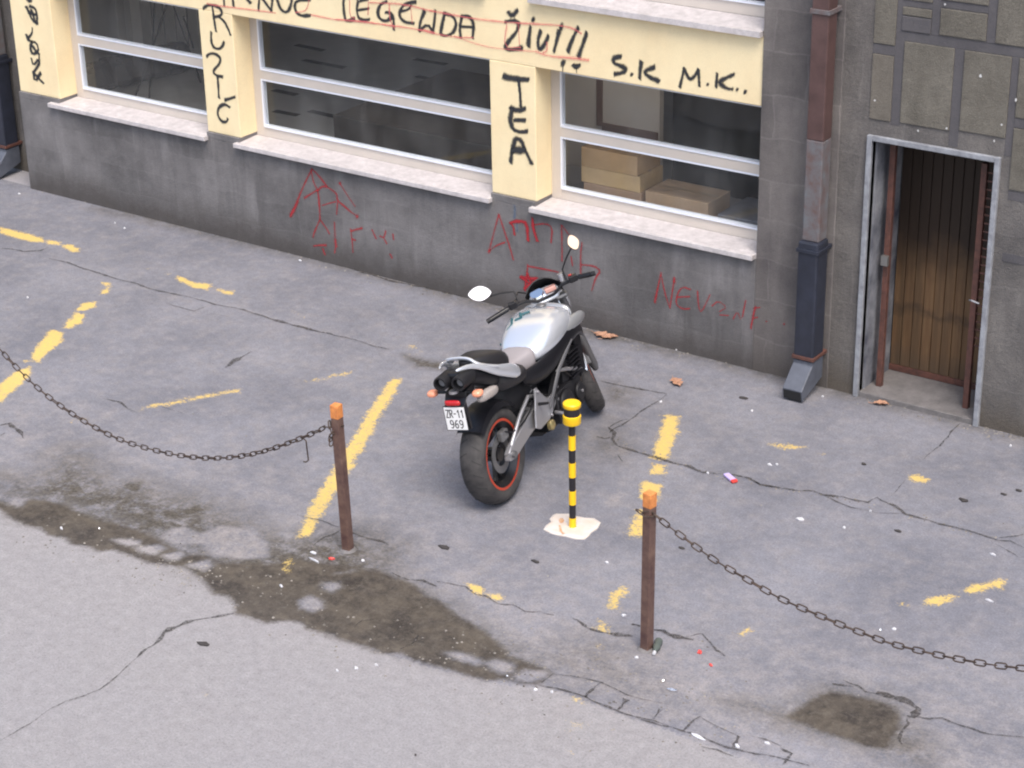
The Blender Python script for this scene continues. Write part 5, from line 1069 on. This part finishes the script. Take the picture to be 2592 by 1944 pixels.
# ------------------------------------------------------------ litter and leaves, each piece on its own
M_pap = mat('white paper', (.62, .62, .66), .7); M_pk = mat('lilac and white card', (.55, .45, .80), .5); M_rc = mat('red card', (.70, .06, .05), .5)
M_leaf = mat('dry orange leaf', (.42, .23, .15), .8, var=.3, vscale=30); M_dk = mat('dark scrap', (.045, .04, .04), .8); M_foil = mat('crumpled foil', (.8, .8, .82), .25, metal=.9)
def scrap(fr, x, y, sx, sy, m_, label, cat='litter', rot=0., nm='paper_scrap', h=.012, z=.005, n=9):
    """crumpled flat piece: irregular outline, thickness, a raised fold"""
    sx *= .86; sy *= .86; c = G(fr, x, y); o_ = empty(nm, (c.x, c.y, z)) if False else None
    mb = MB(); top = []; bot = []
    for k in range(n):
        a = 2*math.pi*k/n+random.uniform(-.25, .25); r_ = random.uniform(.5, 1.2)*.78
        top.append((math.cos(a)*sx/2*r_, math.sin(a)*sy/2*r_, random.uniform(.3, 1)*h*.5)); bot.append((math.cos(a)*sx/2*r_*.95, math.sin(a)*sy/2*r_*.95, -.003))
    k0 = len(top); mb.add(top+bot+[(random.uniform(-.1, .1)*sx, random.uniform(-.1, .1)*sy, h)], [(k, (k+1) % n, k0+(k+1) % n, k0+k) for k in range(n)]+[(k, (k+1) % n, 2*n) for k in range(n)]+[tuple(range(k0, 2*n))])
    o = mb.build(nm, m_); o.location = (c.x, c.y, z); o.rotation_euler = (0, 0, rot); return tag(o, label, cat)
GL_ = 'scraps of litter on the asphalt'
L = [
 (z10,950,258,.085,.06,M_pap,'bright crumpled white scrap behind the right chain'),(z10,2015,718,.075,.028,M_pap,'white strip of paper under the broken yellow line at right'),(z10,2040,460,.07,.022,M_pap,'thin white strip near the right edge below the long crack'),
 (z10,1482,880,.045,.035,M_pap,'small white scrap between the right chain and yellow dashes'),(z10,1400,885,.03,.03,M_foil,'tiny shiny scrap beside the small white scrap near the right chain'),(z10,370,1485,.16,.035,M_pap,'long bright torn paper at the kerb stones'),
 (z10,592,1540,.06,.035,M_pap,'white scrap on the kerb stones right of the long torn paper'),(z10,765,1526,.05,.022,M_pap,'narrow pale scrap on the kerb left of the damp patch'),(z10,222,1222,.09,.05,M_foil,'crumpled shiny foil below the right post'),
 (z10,180,1170,.02,.07,M_foil,'thin shiny sliver above the crumpled foil'),(z11,908,664,.05,.03,M_pap,'left one of two small white scraps above the long crack'),(z11,945,664,.03,.025,M_pap,'right one of two small white scraps above the long crack'),
 (z11,816,388,.045,.03,M_pap,'pale scrap on the asphalt in front of the drainpipe'),(z11,2143,568,.035,.03,M_pap,'white scrap in front of the wall at the right edge'),(z11,350,342,.04,.035,M_pap,'pale scrap at the corner of the crack near the front wheel'),
 (z11,1290,988,.03,.02,M_pap,'tiny white scrap right of the bright crumpled one'),(z11,590,707,.04,.02,M_pap,'thin pale scrap on the crack left of the lilac packet'),(z11,1425,903,.025,.02,M_pap,'tiny pale scrap beside the forked crack'),
 (z11,73,1167,.04,.02,M_pap,'small white scrap left of the right post foot'),(z9,1735,803,.045,.035,M_pap,'bright white scrap by the yellow patch left of the right post'),(z9,1810,1040,.035,.03,M_pap,'white scrap at the foot of the right post'),
 (z9,1240,1222,.035,.03,M_pap,'bright scrap at the road edge beside the kerb'),(z9,1330,1235,.03,.03,M_pap,'pinkish-white scrap right of the bright one at the road edge'),(z9,1078,1146,.03,.035,M_foil,'shiny scrap at the edge of the wet strip'),
 (z9,228,1100,.05,.04,M_pap,'white flake on the road below the wet strip'),(z9,120,1115,.04,.018,M_pap,'thin white flake left of the bigger flake on the road'),(z9,340,1082,.04,.018,M_pap,'thin white flake right of the bigger flake on the road'),
 (z8,305,470,.06,.025,M_pap,'white sliver on the wet strip at left'),(z8,495,472,.035,.03,M_foil,'shiny crumb on the wet strip at left'),(z8,1400,758,.05,.025,M_pap,'pale sliver in the wet strip below the left post'),
 (z8,1560,592,.10,.035,M_pap,'lilac-white wrapper beside the left post foot'),(z8,1565,630,.15,.022,M_pap,'long white stick below the wrapper at the left post'),(z8,1805,630,.04,.03,M_pap,'pale scrap right of the left post foot'),
 (z5 if False else (1960,560,3.3167),845,1497,.10,.026,M_pap,'white strip lying at the door step'),((1960,560,3.3167),405,1478,.03,.028,M_pap,'small pale scrap between drainpipe and doorway'),
 ((1960,560,3.3167),137,1450,.11,.04,M_pap,'white cigarette packet under the drainpipe shoe'),(z11,430,74,.04,.03,M_pap,'pale scrap at the foot of the wall behind the motorcycle'),(z7,1483,412,.05,.03,M_pap,'pale scrap at the wall under the red writing'),
 (z7,616,252,.035,.03,M_pap,'right one of two tiny pale specks near the upper left wall'),(z7,568,226,.04,.02,M_pap,'left one of two tiny pale specks near the upper left wall'),(z7,95,82,.05,.03,M_pap,'white scrap by the far left wall'),(z7,137,595,.035,.03,M_pap,'tiny white speck left of the steep yellow line'),
 (z10,2180,1315,.05,.03,M_pap,'faint scrap near the bottom right crack') if False else (z9,1640,503,.04,.02,M_pap,'thin white scrap between bollard pad and right post'),
]
for i, q in enumerate(L): o = scrap(*q[:5], q[5], q[6], rot=random.uniform(-.5, .2)); o['group'] = GL_
scrap((1960,560,3.3167),238,1462,.065,.04,M_rc,'red end of a torn packet under the drainpipe shoe',nm='packet')
scrap(z8,1650,622,.06,.045,M_rc,'red scrap beside the left post foot',nm='packet')
scrap(z10,381,1011,.05,.045,M_rc,'bright red bottle cap right of the right post',nm='bottle_cap',h=.018); scrap(z10,445,1083,.035,.025,M_rc,'small dull red scrap below the bottle cap',nm='red_scrap')
pk_ = G(z11, 707, 738)
e = empty('cigarette_packet', (pk_.x, pk_.y, .005)); e.rotation_euler = (0, 0, -.55); tag(e, 'lilac packet with a red end lying by the long crack', 'packet')
MB().box((-.06, -.02, 0), (.035, .02, .016)).build('carton', M_pk, e, bevel=.003); MB().box((.0352, -.0205, 0), (.06, .0205, .0165)).build('red_end', M_rc, e, bevel=.003)
MBl = 'dry leaves on the asphalt'
def leaf(fr, x, y, L_, label, m_=M_leaf, rot=0):
    c = G(fr, x, y); n = 10; pts = []
    for k in range(n+1):
        t = k/n; w_ = math.sin(math.pi*t)**.7*L_*.26*(1+.35*math.sin(t*19)); pts.append((t*L_-L_/2, w_, .012*math.sin(t*3)+.010))
    ce = [(t*L_/n-L_/2, 0, .004+.006*math.sin(t)) for t in range(n+1)]
    bo_ = [(p[0], -p[1], p[2]) for p in pts]; mb = MB()
    mb.add(pts+ce+bo_, [(k, k+1, n+2+k, n+1+k) for k in range(n)]+[(n+1+k, n+2+k, 2*n+3+k, 2*n+2+k) for k in range(n)])
    mb.tube([(-L_/2, 0, .004), (-L_*.8, .01, .006)], .002, 5)
    o = mb.build('leaf', m_); o.location = (c.x, c.y, .006); o.rotation_euler = (0, 0, rot); return tag(o, label, 'leaf', MBl)
leaf(z11,430,246,.15,'dry orange leaf on the asphalt right of the front wheel',rot=-.7)
leaf((1230,520,2.8727),850,958,.17,'long brownish leaf behind the front wheel near the wall',rot=-.2)
leaf((1230,520,2.8727),905,970,.12,'smaller brown leaf touching the long one near the wall',rot=.9)
leaf((1960,560,3.3167),895,1545,.11,'brown leaf below the door step',rot=.4)
for fr, x, y, a, b, lb in [(z9,722,415,.13,.06,'dark lump on the asphalt below the motorcycle'),(z9,1235,497,.09,.045,'small dark lump below the bollard pad'),(z11,772,321,.11,.05,'dark scrap in front of the drainpipe'),(z11,1390,660,.07,.035,'dark scrap on the asphalt in front of the doorway'),
   (z10,1867,150,.10,.065,'largest of three dark blobs near the right edge'),(z10,2100,118,.07,.045,'middle one of three dark blobs near the right edge'),(z10,2182,96,.06,.045,'outermost of three dark blobs at the right edge'),(z10,1500,325,.08,.04,'dull brown blob below the forked crack'),
   (z8,1008,1045,.14,.07,'flat dark leaf-like blot on the road'),(z10,280,422,.06,.03,'faint brown scrap right of the right post'),(z9,560,1590,.02,.02,'tiny dark crumb at the bottom of the road')]:
    o = scrap(fr, x, y, a, b, M_dk, lb, nm='dark_scrap', h=.010); o['group'] = 'dark scraps on the asphalt'
gv = MB()
def grit(n, fn, a, b):
    for _ in range(n):
        x, y = fn(); r_ = random.uniform(a, b); t0 = random.uniform(0, 6)
        P_ = [(x+math.cos(t0+k*1.257)*r_*random.uniform(.6, 1.2), y+math.sin(t0+k*1.257)*r_*random.uniform(.6, 1.2), 0) for k in range(5)]
        gv.add(P_+[(x, y, r_*random.uniform(.5, .9))], [(k, (k+1) % 5, 5) for k in range(5)])
def along(fr, pts, sp):
    Q = [G(fr, *q) for q in pts]
    def f():
        k = random.randrange(len(Q)-1); t = random.random(); p = Q[k].lerp(Q[k+1], t); return p.x+random.gauss(0, sp*.6), p.y+random.gauss(0, sp)
    return f
grit(181, along(V, [(300,1180),(500,1260),(700,1330),(950,1400),(1150,1470)], .16), .004, .011)
grit(88, along(V, [(60,1130),(300,1210),(450,1270)], .12), .004, .010)
grit(143, along(V, [(1100,1430),(1350,1490),(1600,1580)], .22), .004, .010)
grit(231, along(V, [(83,412),(512,512),(842,606),(1250,710),(1684,808)], .05), .004, .012)
grit(132, along(V, [(1860,855),(2118,925),(2212,950)], .06), .004, .012)
grit(140, along(z11, [(100,530),(420,655),(860,768),(1410,855),(2080,1050)], .03), .004, .010)
grit(143, lambda: (random.uniform(-10, -3.5), random.uniform(7.6, 11.6)), .003, .008)
go = gv.build('grit', mat('mixed grit', (.24, .22, .20), .9, var=.8, vscale=6, ramp2=(.04, .035, .032))); go['label'] = 'loose grit and small stones on the asphalt'; go['category'] = 'grit'; go['kind'] = 'stuff'
bt = G(z9, 1925, 985)
e = empty('plastic_bottle', (bt.x, bt.y, .02)); e.rotation_euler = (R(90), 0, R(20)); tag(e, 'crushed dark grey bottle lying at the right post foot', 'bottle')
MB().lathe([(0, -.05), (.022, -.05), (.025, -.03), (.018, .0), (.024, .02), (.012, .05), (.008, .07), (0, .07)], n=14).build('bottle_body', mat('grey green plastic', (.10, .12, .11), .25), e, smooth=True)
MB().lathe([(0, .07), (.010, .07), (.010, .085), (0, .086)], n=12).build('cap', M_pap, e, smooth=True)
